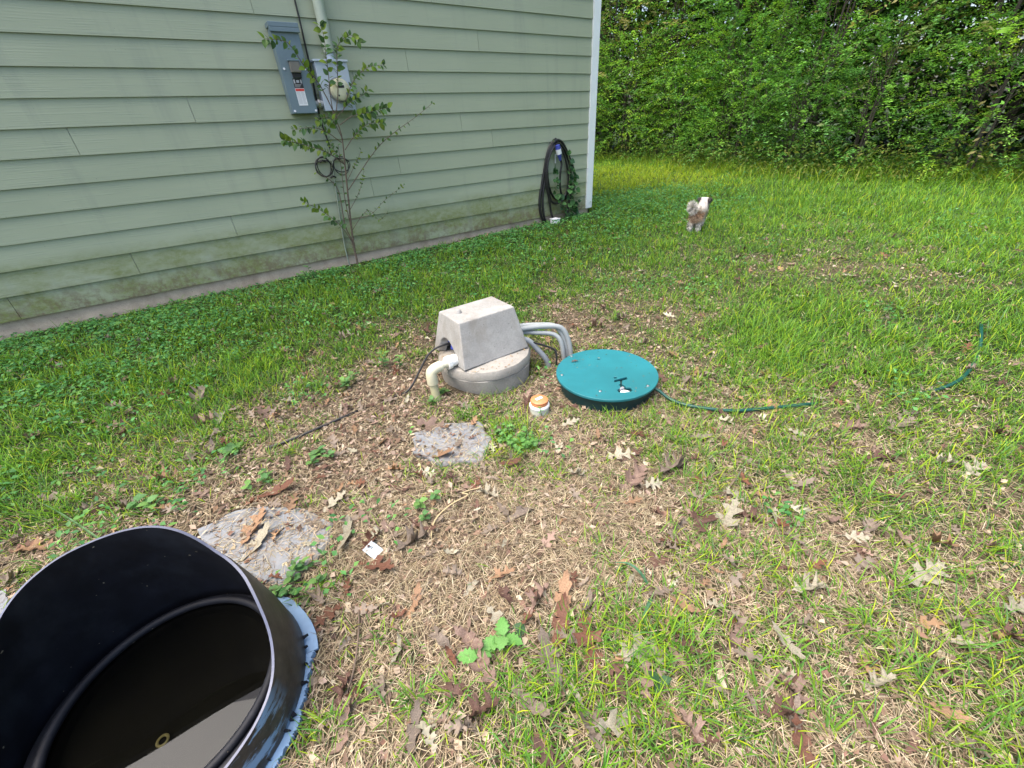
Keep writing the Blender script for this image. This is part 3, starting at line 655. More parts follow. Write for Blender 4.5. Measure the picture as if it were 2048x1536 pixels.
bmesh.ops.recalc_face_normals(bm, faces=bm.faces); bmesh.ops.triangulate(bm, faces=[f for f in bm.faces if len(f.verts) > 4])
me = bpy.data.meshes.new('shell'); bm.to_mesh(me); me.materials.append(MAT['pump']); bm.free()
me.transform(Matrix.Translation(-Tc.l)); o = bpy.data.objects.new('shell', me); C.objects.link(o); o.parent = Tc.o
b = o.modifiers.new('bevel', 'BEVEL'); b.width = .007; b.segments = 3; b.angle_limit = math.radians(50)
Tc.part(MB().lathe([(.022, .4395), (.017, .452), (.012, .460), (.009, .461)], 18, Matrix.Translation((1.082, 2.165, 0))), 'lift_stub', MAT['pump'], smooth=True)
T = Thing('pvc_elbow_pipe', (.8, 2.02, 0), 'yellowed white pipe with an elbow coming out of the concrete arch into the soil', 'pipe')
def ptz(px, py, z):
    d_ = dirv(px, py); t_ = (z-EYE)/d_[2]; return Vector((d_[0]*t_, d_[1]*t_, z))
e1 = ptz(926, 712, .212); e2 = ptz(866, 739, .200); foot = Vector((.782, 2.045, -.03))
d1 = (e2-e1).normalized()
T.part(MB().tube([e1, e2-d1*.0], .0245, 20), 'horizontal_pipe', MAT['pvc'], smooth=True)
T.part(MB().tube([e2-d1*.055, e2-d1*.02, e2+d1*.012+Vector((0, 0, -.012)), e2+d1*.018+Vector((0, -.004, -.045)), e2+d1*.018+Vector((0, -.006, -.085))], .033, 20, spline=3), 'elbow', MAT['pvc'], smooth=True)
T.part(MB().tube([e2+d1*.018+Vector((0, -.006, -.086)), e2+d1*.018+Vector((.004, -.03, -.26))], .0255, 20), 'down_pipe', plain('stained_pvc', (.42, .39, .24), .5, .15, 12), smooth=True)
T.part(MB().tube([e1+d1*.095, e1+d1*.118], .042, 10), 'union_nut', MAT['pvcw'])
T.part(MB().tube([e1+d1*.055, e1+d1*.094], .036, 20), 'union_body', MAT['pvcw'], smooth=True)
T.part(MB().tube([e1-d1*.01, e1+d1*.054], .031, 20), 'coupling', MAT['pvcw'], smooth=True)
T = Thing('blue_valve_handle', (1.04, 2.19, .2), 'small dark blue valve body inside the concrete arch', 'valve')
T.part(MB().tube([(1.035, 2.19, .205), (1.035, 2.19, .255)], [.026, .018], 12), 'body', MAT['plug'], smooth=True)
T.part(MB().box(1.0, 1.07, 2.182, 2.2, .256, .265), 'lever', MAT['plug'], bevel=.003)
T = Thing('black_wire', (.7, 2.25, .03), 'thin black wire from the concrete arch down into the grass', 'wire')
T.part(MB().tube([(1.02, 2.22, .23), (.95, 2.24, .222), (.88, 2.25, .19), (.80, 2.23, .12), (.72, 2.20, .05), (.66, 2.19, .018), (.60, 2.21, .008), (.5, 2.22, -.004)], .007, 8, spline=4), 'strand', MAT['black'], smooth=True)
T = Thing('drip_tube', (.15, 2.17, .01), 'black thin irrigation tube lying in leaf litter left of the pipe', 'tube')
T.part(MB().tube([at(535, 895, .004), at(560, 888, .012), at(600, 872, .014), at(650, 850, .014), at(690, 833, .012), at(715, 822, .0)], .0075, 8, spline=4), 'tube_run', MAT['black'], smooth=True)
T = Thing('conduit_bundle', (1.6, 2.0, 0), 'bundle of curved grey conduits between the concrete cover and the green lid', 'conduit')
def pl(*q): return [Vector(a) for a in q]
for k, (dy, dz, dx, r, mt) in enumerate(((0, .0, 0, .0175, 'gconduit'), (.045, .002, -.015, .0175, 'gconduit'), (.022, -.035, -.055, .015, 'gconduit'))):
    pts = pl((1.30, 2.04+dy, .262+dz), (1.45, 2.02+dy, .268+dz), (1.60+dx, 1.97+dy*.8, .258+dz), (1.70+dx, 1.92+dy*.7, .235+dz), (1.735+dx, 1.885+dy*.6, .15), (1.745+dx, 1.865+dy*.5, .04), (1.75+dx, 1.86+dy*.5, -.05))
    T.part(MB().tube(pts, r, 16, spline=4), 'conduit', MAT[mt], smooth=True)
T.part(MB().tube(pl((1.36, 2.0, .235), (1.455, 1.965, .205), (1.51, 1.93, .13), (1.555, 1.895, .05), (1.575, 1.88, -.05)), .018, 14, spline=4), 'conduit', MAT['dconduit'], smooth=True)
T.part(MB().tube(pl((1.40, 1.985, .225), (1.475, 1.945, .19), (1.55, 1.91, .155), (1.605, 1.87, .12), (1.60, 1.845, .06), (1.585, 1.84, -.02)), .0065, 8, spline=4), 'black_lead', MAT['black'], smooth=True)

n = 190; a = rng.random(n)*2*PI; q = .12+.165*rng.random(n)**.7; bx2, by2 = 1.2+q*np.cos(a), 2.1+q*np.sin(a)
ok_ = ~((bx2 > .945) & (bx2 < 1.445) & (by2 > 1.92) & (by2 < 2.34)) & (q < .285); n = int(ok_.sum())
rhomb(bx2[ok_], by2[ok_], np.full(n, .1735), .008+.018*rng.random(n), .004+.008*rng.random(n), rng.random(n)*6.3, rng.random(n)*.25, (rng.random(n)-.5)*.4, pick([(.26,.17,.10),(.34,.24,.14),(.18,.11,.07)], n), 'pine_litter', MAT['litter'], 'rusty brown plant litter on the rim of the concrete riser')
# ------------------------------------------------------------------ green riser and lid
LX, LY = 1.672, 1.470
T = Thing('septic_riser_lid', (LX, LY, 0), 'round teal green access lid with a torn slot on its low dark riser', 'lid')
T.part(MB().lathe([(.272, -.08), (.272, .082), (.262, .084), (.1, .084)], 64, Matrix.Translation((LX, LY, 0))), 'riser_wall', MAT['riser'], smooth=True)
T.part(MB().lathe([(.285, .070), (.289, .072), (.289, .080), (.285, .0845)], 64, Matrix.Translation((LX, LY, 0))), 'rim_flange', MAT['riser'], smooth=True)
# lid disc with cut outs, made from a polygon with holes
bm = bmesh.new(); R_ = .302; zt = .104
def loop2(pts, z): vs_ = [bm.verts.new((a, b, z)) for a, b in pts]; return [bm.edges.new((vs_[i], vs_[(i+1) % len(vs_)])) for i in range(len(vs_))]
ed = loop2([(R_*math.cos(t), R_*math.sin(t)) for t in np.linspace(0, 2*PI, 97)[:-1]], 0)
def lp(px, py):
    d = dirv(px, py); t = (zt-EYE)/d[2]; return (d[0]*t-LX, d[1]*t-LY)
s6 = 2048/340.
z5 = lambda a, b: lp(1060+a/s6, 660+b/s6)
holes = [[z5(*q) for q in ((1015,600),(1060,590),(1165,562),(1175,590),(1110,606),(1108,655),(1125,655),(1160,690),(1215,690),(1232,722),(1225,738),(1150,748),(1072,748),(1048,716),(1085,700),(1092,672),(1064,660),(1088,652),(1085,610),(1020,626))],
         [z5(*q) for q in ((1010,572),(1022,562),(1045,566),(1050,576),(1035,584),(1018,582))],
         [z5(*q) for q in ((805,349),(815,343),(840,343),(850,349),(840,355),(815,355))]]
for hh_ in holes: ed += loop2(hh_, 0)
bmesh.ops.triangle_fill(bm, use_beauty=True, use_dissolve=False, edges=ed)
bad = [f for f in bm.faces if any(inpoly(np.array([f.calc_center_median().x]), np.array([f.calc_center_median().y]), h_)[0] for h_ in holes)]
bmesh.ops.delete(bm, geom=bad, context='FACES')
for f in bm.faces:
    if f.normal.z < 0: f.normal_flip()
ex = bmesh.ops.extrude_face_region(bm, geom=bm.faces[:]); bmesh.ops.translate(bm, verts=[q for q in ex['geom'] if isinstance(q, bmesh.types.BMVert)], vec=(0, 0, .016))
bmesh.ops.recalc_face_normals(bm, faces=bm.faces)
me = bpy.data.meshes.new('lid_disc'); bm.to_mesh(me); bm.free(); me.materials.append(MAT['lid'])
o = bpy.data.objects.new('lid_disc', me); C.objects.link(o); o.parent = T.o; o.location = (0, 0, .088)
b = o.modifiers.new('bevel', 'BEVEL'); b.width = .003; b.segments = 2; b.angle_limit = math.radians(50)
for q in ((385,545),(845,740),(1420,675),(1450,385),(500,318)):
    a, b2 = z5(*q); T.part(MB().lathe([(.009, .1042), (.0085, .108), (.004, .110)], 12, Matrix.Translation((a+LX, b2+LY, 0))), 'lid_screw', MAT['metal'], smooth=True)
a, b2 = z5(1150, 735); T.part(MB().lathe([(.03, .0845), (.028, .093), (.01, .095)], 14, Matrix.Translation((a+LX, b2+LY, 0))), 'latch_metal', MAT['whitelab'], smooth=True)
a, b2 = z5(1110, 690); T.part(MB().box(a+LX-.018, a+LX+.014, b2+LY-.008, b2+LY+.01, .0846, .101), 'latch_arm', MAT['dconduit'], bevel=.003)

n = 46; a = rng.random(n)*2*PI; q = .28*np.sqrt(rng.random(n)); lx2, ly2 = LX+q*np.cos(a), LY+q*np.sin(a)
rhomb(lx2, ly2, np.full(n, .1055), .004+.016*rng.random(n)**2, .002+.003*rng.random(n), rng.random(n)*6.3, rng.random(n)*.12, (rng.random(n)-.5)*.2, pick([(.26,.2,.12),(.34,.28,.16),(.16,.12,.08),(.10,.14,.05)], n), 'lid_debris', MAT['litter'], 'specks of dry debris lying on the green lid')
T = Thing('cleanout_pipe', (1.195, 1.515, 0), 'short white cleanout pipe with an orange screw cap beside the green lid', 'pipe cap')
cm = Matrix.Translation((1.192, 1.520, 0))
T.part(MB().lathe([(.054, -.05), (.054, .036), (.050, .040)], 36, cm), 'pipe_collar', plain('dirty_pvc', (.50, .52, .45), .5, .12, 20), smooth=True)
T.part(MB().lathe([(.0555, .0405), (.0575, .043), (.0575, .055), (.0535, .060)], 36, cm), 'lip', MAT['pvcw'], smooth=True)
T.part(MB().lathe([(.047, .0605), (.047, .066), (.050, .067), (.050, .072), (.046, .073), (.046, .078), (.0495, .079), (.0495, .085), (.044, .089), (.02, .0905)], 36, cm), 'screw_cap', MAT['orange'], smooth=True)
T.part(MB().box(1.170, 1.214, 1.513, 1.533, .0908, .0925), 'cap_sticker', MAT['whitelab'], bevel=.001)
T = Thing('garden_hose', (2.3, .7, 0), 'dark green garden hose leaving the green lid and crossing the right lawn', 'hose')
hp_ = [(1.76, 1.26, .060), (1.80, 1.20, .062)]+[at(a, b, .026) for a, b in ((1338,797),(1365,808),(1400,815),(1440,820),(1480,821),(1540,816),(1600,810))]+[at(a, b, -.012) for a, b in ((1650,806),(1740,800),(1830,790))]+[at(a, b, .025) for a, b in ((1900,770),(1935,745))]+[at(1955,710,-.003)]+[at(a, b, .03) for a, b in ((1962,680),(1962,650))]
T.part(MB().tube(hp_, .0095, 10, spline=4), 'hose_run', MAT['hose'], smooth=True)

# ------------------------------------------------------------------ stepping stones, card
def slab(poly, name, label, h=.013, z0=-.03):
    cx = sum(p[0] for p in poly)/len(poly); cy = sum(p[1] for p in poly)/len(poly); gzv = float(gz(cx, cy)); n = len(poly)
    P2 = []
    for k in range(n):
        a, b = poly[k], poly[(k+1) % n]
        for t in (0, .25, .5, .75):
            q = np.array(a[:2])*(1-t)+np.array(b[:2])*t; q += rng.normal(0, .006, 2); P2.append(q)
    n = len(P2); mb = MB()
    mb.add([(q[0]-cx, q[1]-cy, z0) for q in P2]+[(q[0]-cx, q[1]-cy, h-.008) for q in P2]+[((q[0]-cx)*.965, (q[1]-cy)*.965, h+rng.normal(0, .0006)) for q in P2]+[((q[0]-cx)*.55, (q[1]-cy)*.55, h) for q in P2]+[(0, 0, h)],
           [(k, (k+1) % n, n+(k+1) % n, n+k) for k in range(n)]+[(n+k, n+(k+1) % n, 2*n+(k+1) % n, 2*n+k) for k in range(n)]+[(2*n+k, 2*n+(k+1) % n, 3*n+(k+1) % n, 3*n+k) for k in range(n)]+[(3*n+k, 3*n+(k+1) % n, 4*n) for k in range(n)])
    o = mb.obj(name, MAT['stone']); o.location = (cx, cy, gzv); tag(o, label, 'stone')
slab(SL[0], 'stepping_stone', 'flat grey stone half covered by leaves in front of the concrete cover')
slab(SL[1], 'stepping_stone', 'flat grey stone strewn with straw behind the black drum rim')
slab([at(*q) for q in ((-60,1200),(20,1185),(30,1225),(-20,1260),(-80,1250))], 'stepping_stone', 'pale flat stone just left of the black drum', h=.02)
o = MB().box(-.024, .024, -.034, .034, 0, .002).obj('paper_scrap', MAT['paper'], bevel=.0006)
q = at(746, 1100, .014); o.location = q; o.rotation_euler = (.12, -.1, .35); tag(o, 'small pale blue card scrap lying in the dry grass', 'paper scrap')

# ------------------------------------------------------------------ black drum
T = Thing('cut_plastic_drum', (DC[0], DC[1], 0), 'black plastic drum cut open with a high back and low front, holding water', 'drum')
RT = [(-180,.165),(-165,.152),(-150,.149),(-100,.149),(-63,.151),(-47,.157),(-35,.170),(-29,.189),(-23,.212),(-17,.242),(-11,.278),(-3,.322),(8,.352),(18,.372),(28,.400),(40,.462),(50,.489),(61,.502),(76,.505),(104,.501),(113,.491),(122,.478),(130,.458),(138,.43),(147,.375),(157,.30),(168,.225),(178,.17),(180,.165)]
ta = np.array([q[0] for q in RT], float); tz = np.array([q[1] for q in RT])
zz_ = [.0, .03, .1, .15, .25, .35, .4, .5, .7]; rr_ = [.34, .345, .34, .335, .32, .30, .285, .27, .25]
def RO(z): return float(np.interp(z, zz_, rr_))
n = 180; K = 16; vo = []; vi = []
for k in range(n):
    a = -180+360*k/n; zr = np.interp(a, ta, tz)
    # light smoothing of the table
    zr = np.mean([np.interp(((a+d+180) % 360)-180, ta, tz) for d in (-5, -2.5, 0, 2.5, 5)]); ar = math.radians(a)
    for j in range(K+1):
        z = .012+(zr-.012)*j/K; r = RO(z)
        if j == 1: r += .002
        vo.append((DC[0]+r*math.cos(ar), DC[1]+r*math.sin(ar), z)); vi.append((DC[0]+(r-.007)*math.cos(ar), DC[1]+(r-.007)*math.sin(ar), z))
def strip(vs_, flip):
    f = []
    for k in range(n):
        k2 = (k+1) % n
        for j in range(K):
            q = (k*(K+1)+j, k2*(K+1)+j, k2*(K+1)+j+1, k*(K+1)+j+1); f.append(q[::-1] if flip else q)
    return MB().add(vs_, f)
T.part(strip(vo, False), 'outer_wall', MAT['drum'], smooth=True)
T.part(strip(vi, True), 'inner_wall', MAT['inner'], smooth=True)
mb = MB(); top = [vo[k*(K+1)+K] for k in range(n)]; ti = [vi[k*(K+1)+K] for k in range(n)]
up1 = [(a, b, c+.0008) for a, b, c in top]; up2 = [(a, b, c+.0008) for a, b, c in ti]
mb.add(up1+up2, [(k, (k+1) % n, n+(k+1) % n, n+k) for k in range(n)])
T.part(mb, 'cut_edge', MAT['cut'])
shelf_ = T.part(MB().lathe([(.333, .030), (.31, .082), (.284, .088), (.276, .0885)], 90, Matrix.Translation((DC[0]+.006, DC[1]+.01, 0))), 'floor_shelf', MAT['inner'], smooth=True)
o = shelf_
bm = bmesh.new(); bm.from_mesh(o.data); bmesh.ops.delete(bm, geom=[f for f in bm.faces if len(f.verts) > 4], context='FACES_ONLY'); bm.to_mesh(o.data); bm.free()
WC = (DC[0]+.012, DC[1]+.018)
mb = MB(); pp = [(WC[0]+.274*math.cos(t), WC[1]+.274*math.sin(t), .094) for t in np.linspace(0, 2*PI, 91)]
T.part(mb.tube(pp, .0125, 12, cap=False), 'inner_bead', MAT['inner'], smooth=True)
floor_ = T.part(MB().lathe([(.268, .090), (.262, .05), (.25, .038), (.05, .036)], 80, Matrix.Translation((WC[0], WC[1], 0))), 'drum_floor', MAT['silt'], smooth=True)
o = floor_; bm = bmesh.new(); bm.from_mesh(o.data); fz = [f for f in bm.faces if len(f.verts) > 4]; bmesh.ops.delete(bm, geom=[max(fz, key=lambda f: f.calc_area())], context='FACES_ONLY'); bm.to_mesh(o.data); bm.free()
mb = MB(); q = [(0, 0, .084)]; 
for k in range(96): a = 2*PI*k/96; q.append((.2655*math.cos(a), .2655*math.sin(a), .084))
mb.add([(WC[0]+a, WC[1]+b, c) for a, b, c in q], [(0, 1+k, 1+(k+1) % 96) for k in range(96)])
T.part(mb, 'water_surface', MAT['water'])
d = dirv(325, 1481); t = (.06-EYE)/d[2]; bx, by = d[0]*t, d[1]*t
mb = MB(); mb.tube([(bx+.0125*math.cos(a), by+.0125*math.sin(a), .047) for a in np.linspace(0, 2*PI, 25)], .0035, 8, cap=False); T.part(mb, 'bung_ring', MAT['brass'], smooth=True)
# blue base plate under the right side, with a torn edge, and black torn tabs
mb = MB(); a0, a1 = math.radians(-9), math.radians(42); pts = []; K2 = 30
for k in range(K2+1):
    a = a0+(a1-a0)*k/K2; r1 =   .3805+.0015*math.sin(k*.3)-.045*max(0, (k/K2-.72)/.28)**1.5; pts.append(((.30*math.cos(a), .30*math.sin(a)), (r1*math.cos(a), r1*math.sin(a))))
def plate(pts, z0, z1):
    mb = MB(); k = len(pts)
    mb.add([(DC[0]+p[0][0], DC[1]+p[0][1], z1) for p in pts]+[(DC[0]+p[1][0], DC[1]+p[1][1], z1) for p in pts]+[(DC[0]+p[0][0], DC[1]+p[0][1], z0) for p in pts]+[(DC[0]+p[1][0], DC[1]+p[1][1], z0) for p in pts],
           [(i, k+i, k+i+1, i+1) for i in range(k-1)]+[(k+i, 3*k+i, 3*k+i+1, k+i+1) for i in range(k-1)]+[(2*k+i, 2*k+i+1, 3*k+i+1, 3*k+i) for i in range(k-1)]+[(0, 2*k, 3*k, k), (k-1, 2*k-1, 4*k-1, 3*k-1)])
    return mb
T.part(plate(pts, .008, .016), 'blue_base_plate', MAT['blue'])
pts = []
for k in range(221):
    a = math.radians(-100)+math.radians(90)*k/220; r1 = .353+.012*float(vnoise(np.array([k*1.]), np.array([0.]), .23, 4)[0])+.010*float(vnoise(np.array([k*1.]), np.array([3.]), .9, 6)[0])**2+.006*math.sin(k*.06); pts.append(((.31*math.cos(a), .31*math.sin(a)), (r1*math.cos(a), r1*math.sin(a))))
T.part(plate(pts, .004, .024), 'blue_torn_skirt', MAT['blue'])
for k in range(15):
    a = math.radians(-88+84*k/14+random.uniform(-3.5, 3.5)); c, s = math.cos(a), math.sin(a); r1 = .345; wd = random.uniform(.004, .013); ln = random.uniform(.004, .019)
    q = [(r1-.01, -wd), (r1-.01, wd), (r1+ln, random.uniform(-.005, .005))]
    mb = MB(); mb.add([(DC[0]+x*c-y*s, DC[1]+x*s+y*c, .027) for x, y in q]+[(DC[0]+x*c-y*s, DC[1]+x*s+y*c, .033+.006*(i == 2)) for i, (x, y) in enumerate(q)], [(2,1,0),(3,4,5),(0,1,4,3),(1,2,5,4),(2,0,3,5)])
    T.part(mb, 'torn_tab', MAT['inner'])

# ------------------------------------------------------------------ dead oak leaves
HALF = [(0,.006),(.09,.015),(.15,.06),(.13,.15),(.22,.115),(.27,.045),(.34,.06),(.39,.17),(.40,.30),(.47,.235),(.56,.275),(.55,.15),(.535,.06),(.62,.065),(.69,.15),(.75,.235),(.80,.13),(.79,.055),(.87,.06),(.94,.09),(.93,.035),(1.0,.0)]
def oak_mesh(seed, form, slim=1.0, curl=1.0):
    rd = random.Random(seed); n = len(HALF)-1
    def side(sg):
        out = []; k1 = rd.uniform(.8, 1.15); ph = rd.uniform(-.02, .02); shr = rd.uniform(.55, 1.0)
        for k, (x, w_) in enumerate(HALF):
            base = .05 if form != 1 else .09
            w2 = w_*slim*k1*(1+rd.uniform(-.16, .16))
            if form == 2: w2 = (w_*.45+.085*math.sin(PI*x)**.6)*slim*k1        # shallow lobes
            if form == 1 and x > .5 and sg > 0: w2 *= shr                      # torn side
            out.append((x+ph*math.sin(PI*x)+rd.uniform(-.008, .008)*(0 < k < n), sg*max(0.002, w2) if k < n else 0))
        return out
    Lf, Rt = side(1), side(-1); Mi = [(k/n, 0) for k in range(n+1)]
    c1 = rd.uniform(1.2, 3.0)*curl; c2 = rd.uniform(-.8, 1.6)*curl; tw = rd.uniform(-1.1, 1.1)*curl; wv_ = rd.uniform(5, 9)
    def bend(x, y):
        x = x-.5; ay = y*(1/(1+abs(y)*c1*.9)); z = c1*y*y*1.3+c2*(x*x)*.55+.022*curl*math.sin(x*wv_*2+y*14); a = x*tw
        y2, z2 = ay*math.cos(a)-z*math.sin(a)*.3, z*math.cos(a)+ay*math.sin(a); return (x*(1-.12*abs(c2)*curl), y2, z2)
    v = [bend(*q) for q in Mi]+[bend(*q) for q in Lf]+[bend(*q) for q in Rt]; m = n+1; f = []
    for k in range(n): f.append((k, k+1, m+k+1, m+k)); f.append((k+1, k, 2*m+k, 2*m+k+1))
    b = len(v); x0, y0, z0 = v[0]; v += [(x0-.16, y0+.02, z0+.03), (x0-.16, y0+.012, z0+.03), (x0, .006, z0), (x0, -.006, z0)]; f.append((b, b+1, b+3, b+2))
    me = bpy.data.meshes.new('oak_leaf'); me.from_pydata(v, [], f); me.materials.append(MAT['oak']); me.polygons.foreach_set('use_smooth', [True]*len(f)); me.update(); return me
OAK = [oak_mesh(s, lb, sl, cu) for s, lb, sl, cu in ((1,0,1.05,.35),(2,0,1.1,.8),(3,2,.9,.6),(4,2,.85,1.35),(5,1,.9,.9),(6,0,1.15,.2),(7,1,1.05,.7),(8,2,.75,1.6))]
LC = {'pale tan': (.37,.345,.26), 'reddish brown': (.155,.075,.05), 'greyish brown': (.22,.18,.145), 'orange tan': (.32,.20,.12), 'dusky brown': (.12,.07,.055), 'pinkish brown': (.25,.175,.14)}
MARKS = [((1.67,1.47),'the green lid'),((1.2,2.1),'the concrete pump cover'),((-.55,1.0),'the black drum'),((.68,1.6),'the nearer bare stone'),((-.2,1.5),'the straw-strewn stone'),((3.9,4.4),'the power cord coil'),((1.2,4.5),'the sapling'),((.11,1.2),'the card scrap'),((2.9,.35),'the garden hose'),((4.8,3.05),'the running dog'),((1.19,1.52),'the orange cap'),((.15,2.17),'the drip tube')]
def near_what(x, y):
    d, n, (a, b) = min((math.hypot(a-x, b-y), n, (a, b)) for (a, b), n in MARKS)
    ux, uy = x-a, y-b; l = math.hypot(a, b)+1e-6; along = (ux*a+uy*b)/l; across = (ux*b-uy*a)/l      # away from / across the line of sight
    w_ = ('behind' if along > 0 else 'in front of') if abs(along) > abs(across) else ('right of' if across > 0 else 'left of')
    return ('just ' if d < .4 else ('' if d < .9 else 'far ')) + w_, n
used = {}
def put_leaf(x, y, size, colname, rz=None, mesh=None, up=.014, tilt=.3, extra='', z=None):
    mi = random.randrange(len(OAK)) if mesh is None else mesh
    o = bpy.data.objects.new('oak_leaf', OAK[mi]); C.objects.link(o)
    o.location = (x, y, (float(gz(x, y))+up) if z is None else z); o.rotation_euler = (random.uniform(-tilt, tilt), random.uniform(-tilt, tilt), random.uniform(0, 2*PI) if rz is None else rz)
    s = size; o.scale = (s, s*random.uniform(.85, 1.15), s)
    c = LC[colname]; k = random.uniform(.8, 1.2); o.color = (c[0]*k, c[1]*k, c[2]*k, 1)
    side, what = near_what(x, y)
    shape = {3: 'tightly curled ', 4: 'broken ', 7: 'rolled narrow ', 5: 'flat ', 1: 'wide ', 2: 'long '}.get(mi, '')
    zone = 'in grass' if cover(np.array([x]), np.array([y]))[0, 0] > .5 else 'on straw'
    sz = 'large' if size > .13 else ('small' if size < .085 else 'fallen')
    lab = f"{sz} {shape}{colname} oak leaf {side} {what}"
    if lab in used: lab += ' '+zone
    if lab in used:
        rzz = o.rotation_euler[2] % (2*PI); lab += ', tip toward '+('the wood', 'the house', 'the drum', 'the photographer')[int(((rzz+PI/4) % (2*PI))//(PI/2))]
    used[lab] = 1
    tag(o, lab, 'leaf', 'dead oak leaves scattered over the lawn')
    return o
# larger leaves where the photograph shows them: px, py, length in photo px, colour, angle in picture degrees
BIG = [(1045,1030,90,'greyish brown',25,3),(1452,1045,65,'pale tan',60,0),(1285,1310,95,'pale tan',10,5),(1100,1320,110,'greyish brown',-70,2),(1120,1250,100,'reddish brown',80,2),(1180,1290,110,'reddish brown',-75,6),
 (1615,1180,65,'pale tan',10,1),(1845,1155,70,'pale tan',30,0),(1708,1080,50,'pale tan',0,0),(1805,1085,60,'pinkish brown',-60,3),(1870,1090,80,'orange tan',-20,1),(1880,930,60,'pale tan',-10,1),(1940,945,50,'pale tan',20,4),
 (1345,940,70,'greyish brown',30,1),(1240,915,60,'pale tan',0,4),(1265,965,70,'pinkish brown',40,1),(755,1135,75,'reddish brown',-20,0),(695,1075,70,'pale tan',80,2),(830,1085,80,'greyish brown',30,1),(865,855,90,'pinkish brown',-5,0),
 (880,915,110,'orange tan',-5,2),(510,1060,95,'orange tan',60,0),(515,1095,100,'pale tan',45,2),(560,985,110,'reddish brown',15,2),(670,1010,60,'pale tan',30,0),(585,1015,45,'orange tan',60,4),(945,1285,100,'pinkish brown',-35,7),
 (875,1275,90,'greyish brown',-50,3),(800,1305,75,'pale tan',70,7),(1000,1155,60,'orange tan',20,4),(1010,1195,80,'dusky brown',-50,3),(1075,1205,70,'pinkish brown',55,1),(1125,1200,90,'orange tan',80,2),(1175,1220,70,'greyish brown',70,7),
 (970,1340,80,'pinkish brown',-60,1),(905,1385,85,'dusky brown',0,3),(830,1460,100,'greyish brown',80,2),(960,1430,85,'dusky brown',25,1),(1060,1410,110,'greyish brown',-45,2),(1150,1390,70,'pale tan',-60,3),(1180,1460,90,'greyish brown',-70,1),(1230,1450,90,'pale tan',20,0),
 (1100,1520,110,'dusky brown',-50,2),(1570,1290,95,'pale tan',-50,2),(1470,1280,80,'pinkish brown',70,3),(1750,1370,60,'pale tan',15,1),(1560,1430,80,'dusky brown',0,1),(1600,1490,110,'reddish brown',-70,2),(1585,1450,110,'greyish brown',80,7),
 (1920,1290,80,'pale tan',-20,3),(2030,1220,70,'pale tan',10,0),(2010,1275,80,'dusky brown',-20,1),(1890,1430,90,'orange tan',-20,2),(1935,1500,80,'greyish brown',-30,1),(1540,1030,60,'pale tan',-60,3),(1400,1040,80,'dusky brown',80,6),(1340,1090,50,'reddish brown',-10,4),
 (110,1000,55,'greyish brown',0,0),(40,1080,90,'greyish brown',30,7),(75,1100,80,'orange tan',10,4),(300,950,60,'dusky brown',60,3),(335,960,55,'orange tan',0,1),(440,870,80,'greyish brown',20,3),(410,850,60,'pinkish brown',10,1),(425,910,50,'greyish brown',80,7),
 (250,870,50,'dusky brown',70,7),(530,830,35,'pinkish brown',-30,4),(580,805,30,'pale tan',0,4),(600,725,50,'orange tan',0,7),(690,680,40,'greyish brown',10,1),(40,755,30,'pale tan',-20,0),(120,740,30,'greyish brown',0,1),(290,690,35,'pale tan',10,1),(380,740,40,'pale tan',0,0),
 (400,800,40,'greyish brown',60,1),(350,770,35,'pinkish brown',0,1),(230,820,40,'greyish brown',0,1),(170,850,50,'pale tan',10,7),(70,880,40,'pinkish brown',10,1),(1700,860,50,'pinkish brown',0,1),(1795,855,55,'greyish brown',20,0),(1590,870,35,'pale tan',-20,0),
 (1630,800,35,'pale tan',0,0),(1960,820,40,'pale tan',0,4),(1720,650,30,'greyish brown',0,4),(1910,650,35,'orange tan',0,4),(1760,920,80,'dusky brown',0,3),(640,960,30,'reddish brown',0,4),(1140,850,35,'pale tan',20,0),(1000,870,40,'pinkish brown',0,1),(940,800,30,'pinkish brown',0,3),
 (1290,690,30,'greyish brown',0,1),(1190,655,40,'pinkish brown',0,1),(1075,895,35,'greyish brown',0,3),(1980,1100,60,'pinkish brown',-20,1),(1500,780,35,'orange tan',-20,4),(1285,545,22,'pale tan',30,4),(1240,640,30,'greyish brown',0,1),(1400,620,26,'pale tan',0,4)]
R2D = lambda px, py: at(px, py)
placed = []
for px, py, ln, cn, ang, mi in BIG:
    a = Vector(at(px, py)); ca, sa = math.cos(math.radians(ang))*ln/2, -math.sin(math.radians(ang))*ln/2
    p1 = Vector(at(px-ca, py-sa)); p2 = Vector(at(px+ca, py+sa)); d = p2-p1
    put_leaf(a.x, a.y, min(.21, max(.07, d.length*1.2)), cn, math.atan2(d.y, d.x), mi, up=.018, tilt=.38); placed.append((a.x, a.y))
cnt = 0; names = list(LC)
while cnt < 198:
    r = .6+7.0*random.random()**1.15; a = YAW+math.radians(random.uniform(-58, 58)); x, y = r*math.sin(a), r*math.cos(a)
    if not free(np.array([x]), np.array([y]), 1, .03)[0] or y > WALL-.1: continue
    cc = cover(np.array([x]), np.array([y]))[0]
    if random.random() > .30+.7*cc[1]+.25*(1-cc[0]): continue
    if min(math.hypot(x-a_, y-b_) for a_, b_ in placed) < .05: continue
    placed.append((x, y)); cnt += 1
    put_leaf(x, y, random.uniform(.06, .12) if r > 2 else random.uniform(.07, .13), random.choice(names+['greyish brown', 'greyish brown', 'pinkish brown', 'dusky brown']), up=.014+.02*cc[0])
VV, CC, TQ = [], [], []; base_ = 0
LVS = [(np.array([v.co[:] for v in me_.vertices]), np.array([p_.vertices[:] for p_ in me_.polygons])) for me_ in OAK]
x, y, r = wedge(lambda r: np.minimum(125, 150/np.maximum(r, .1)**1.1), .5, 10)
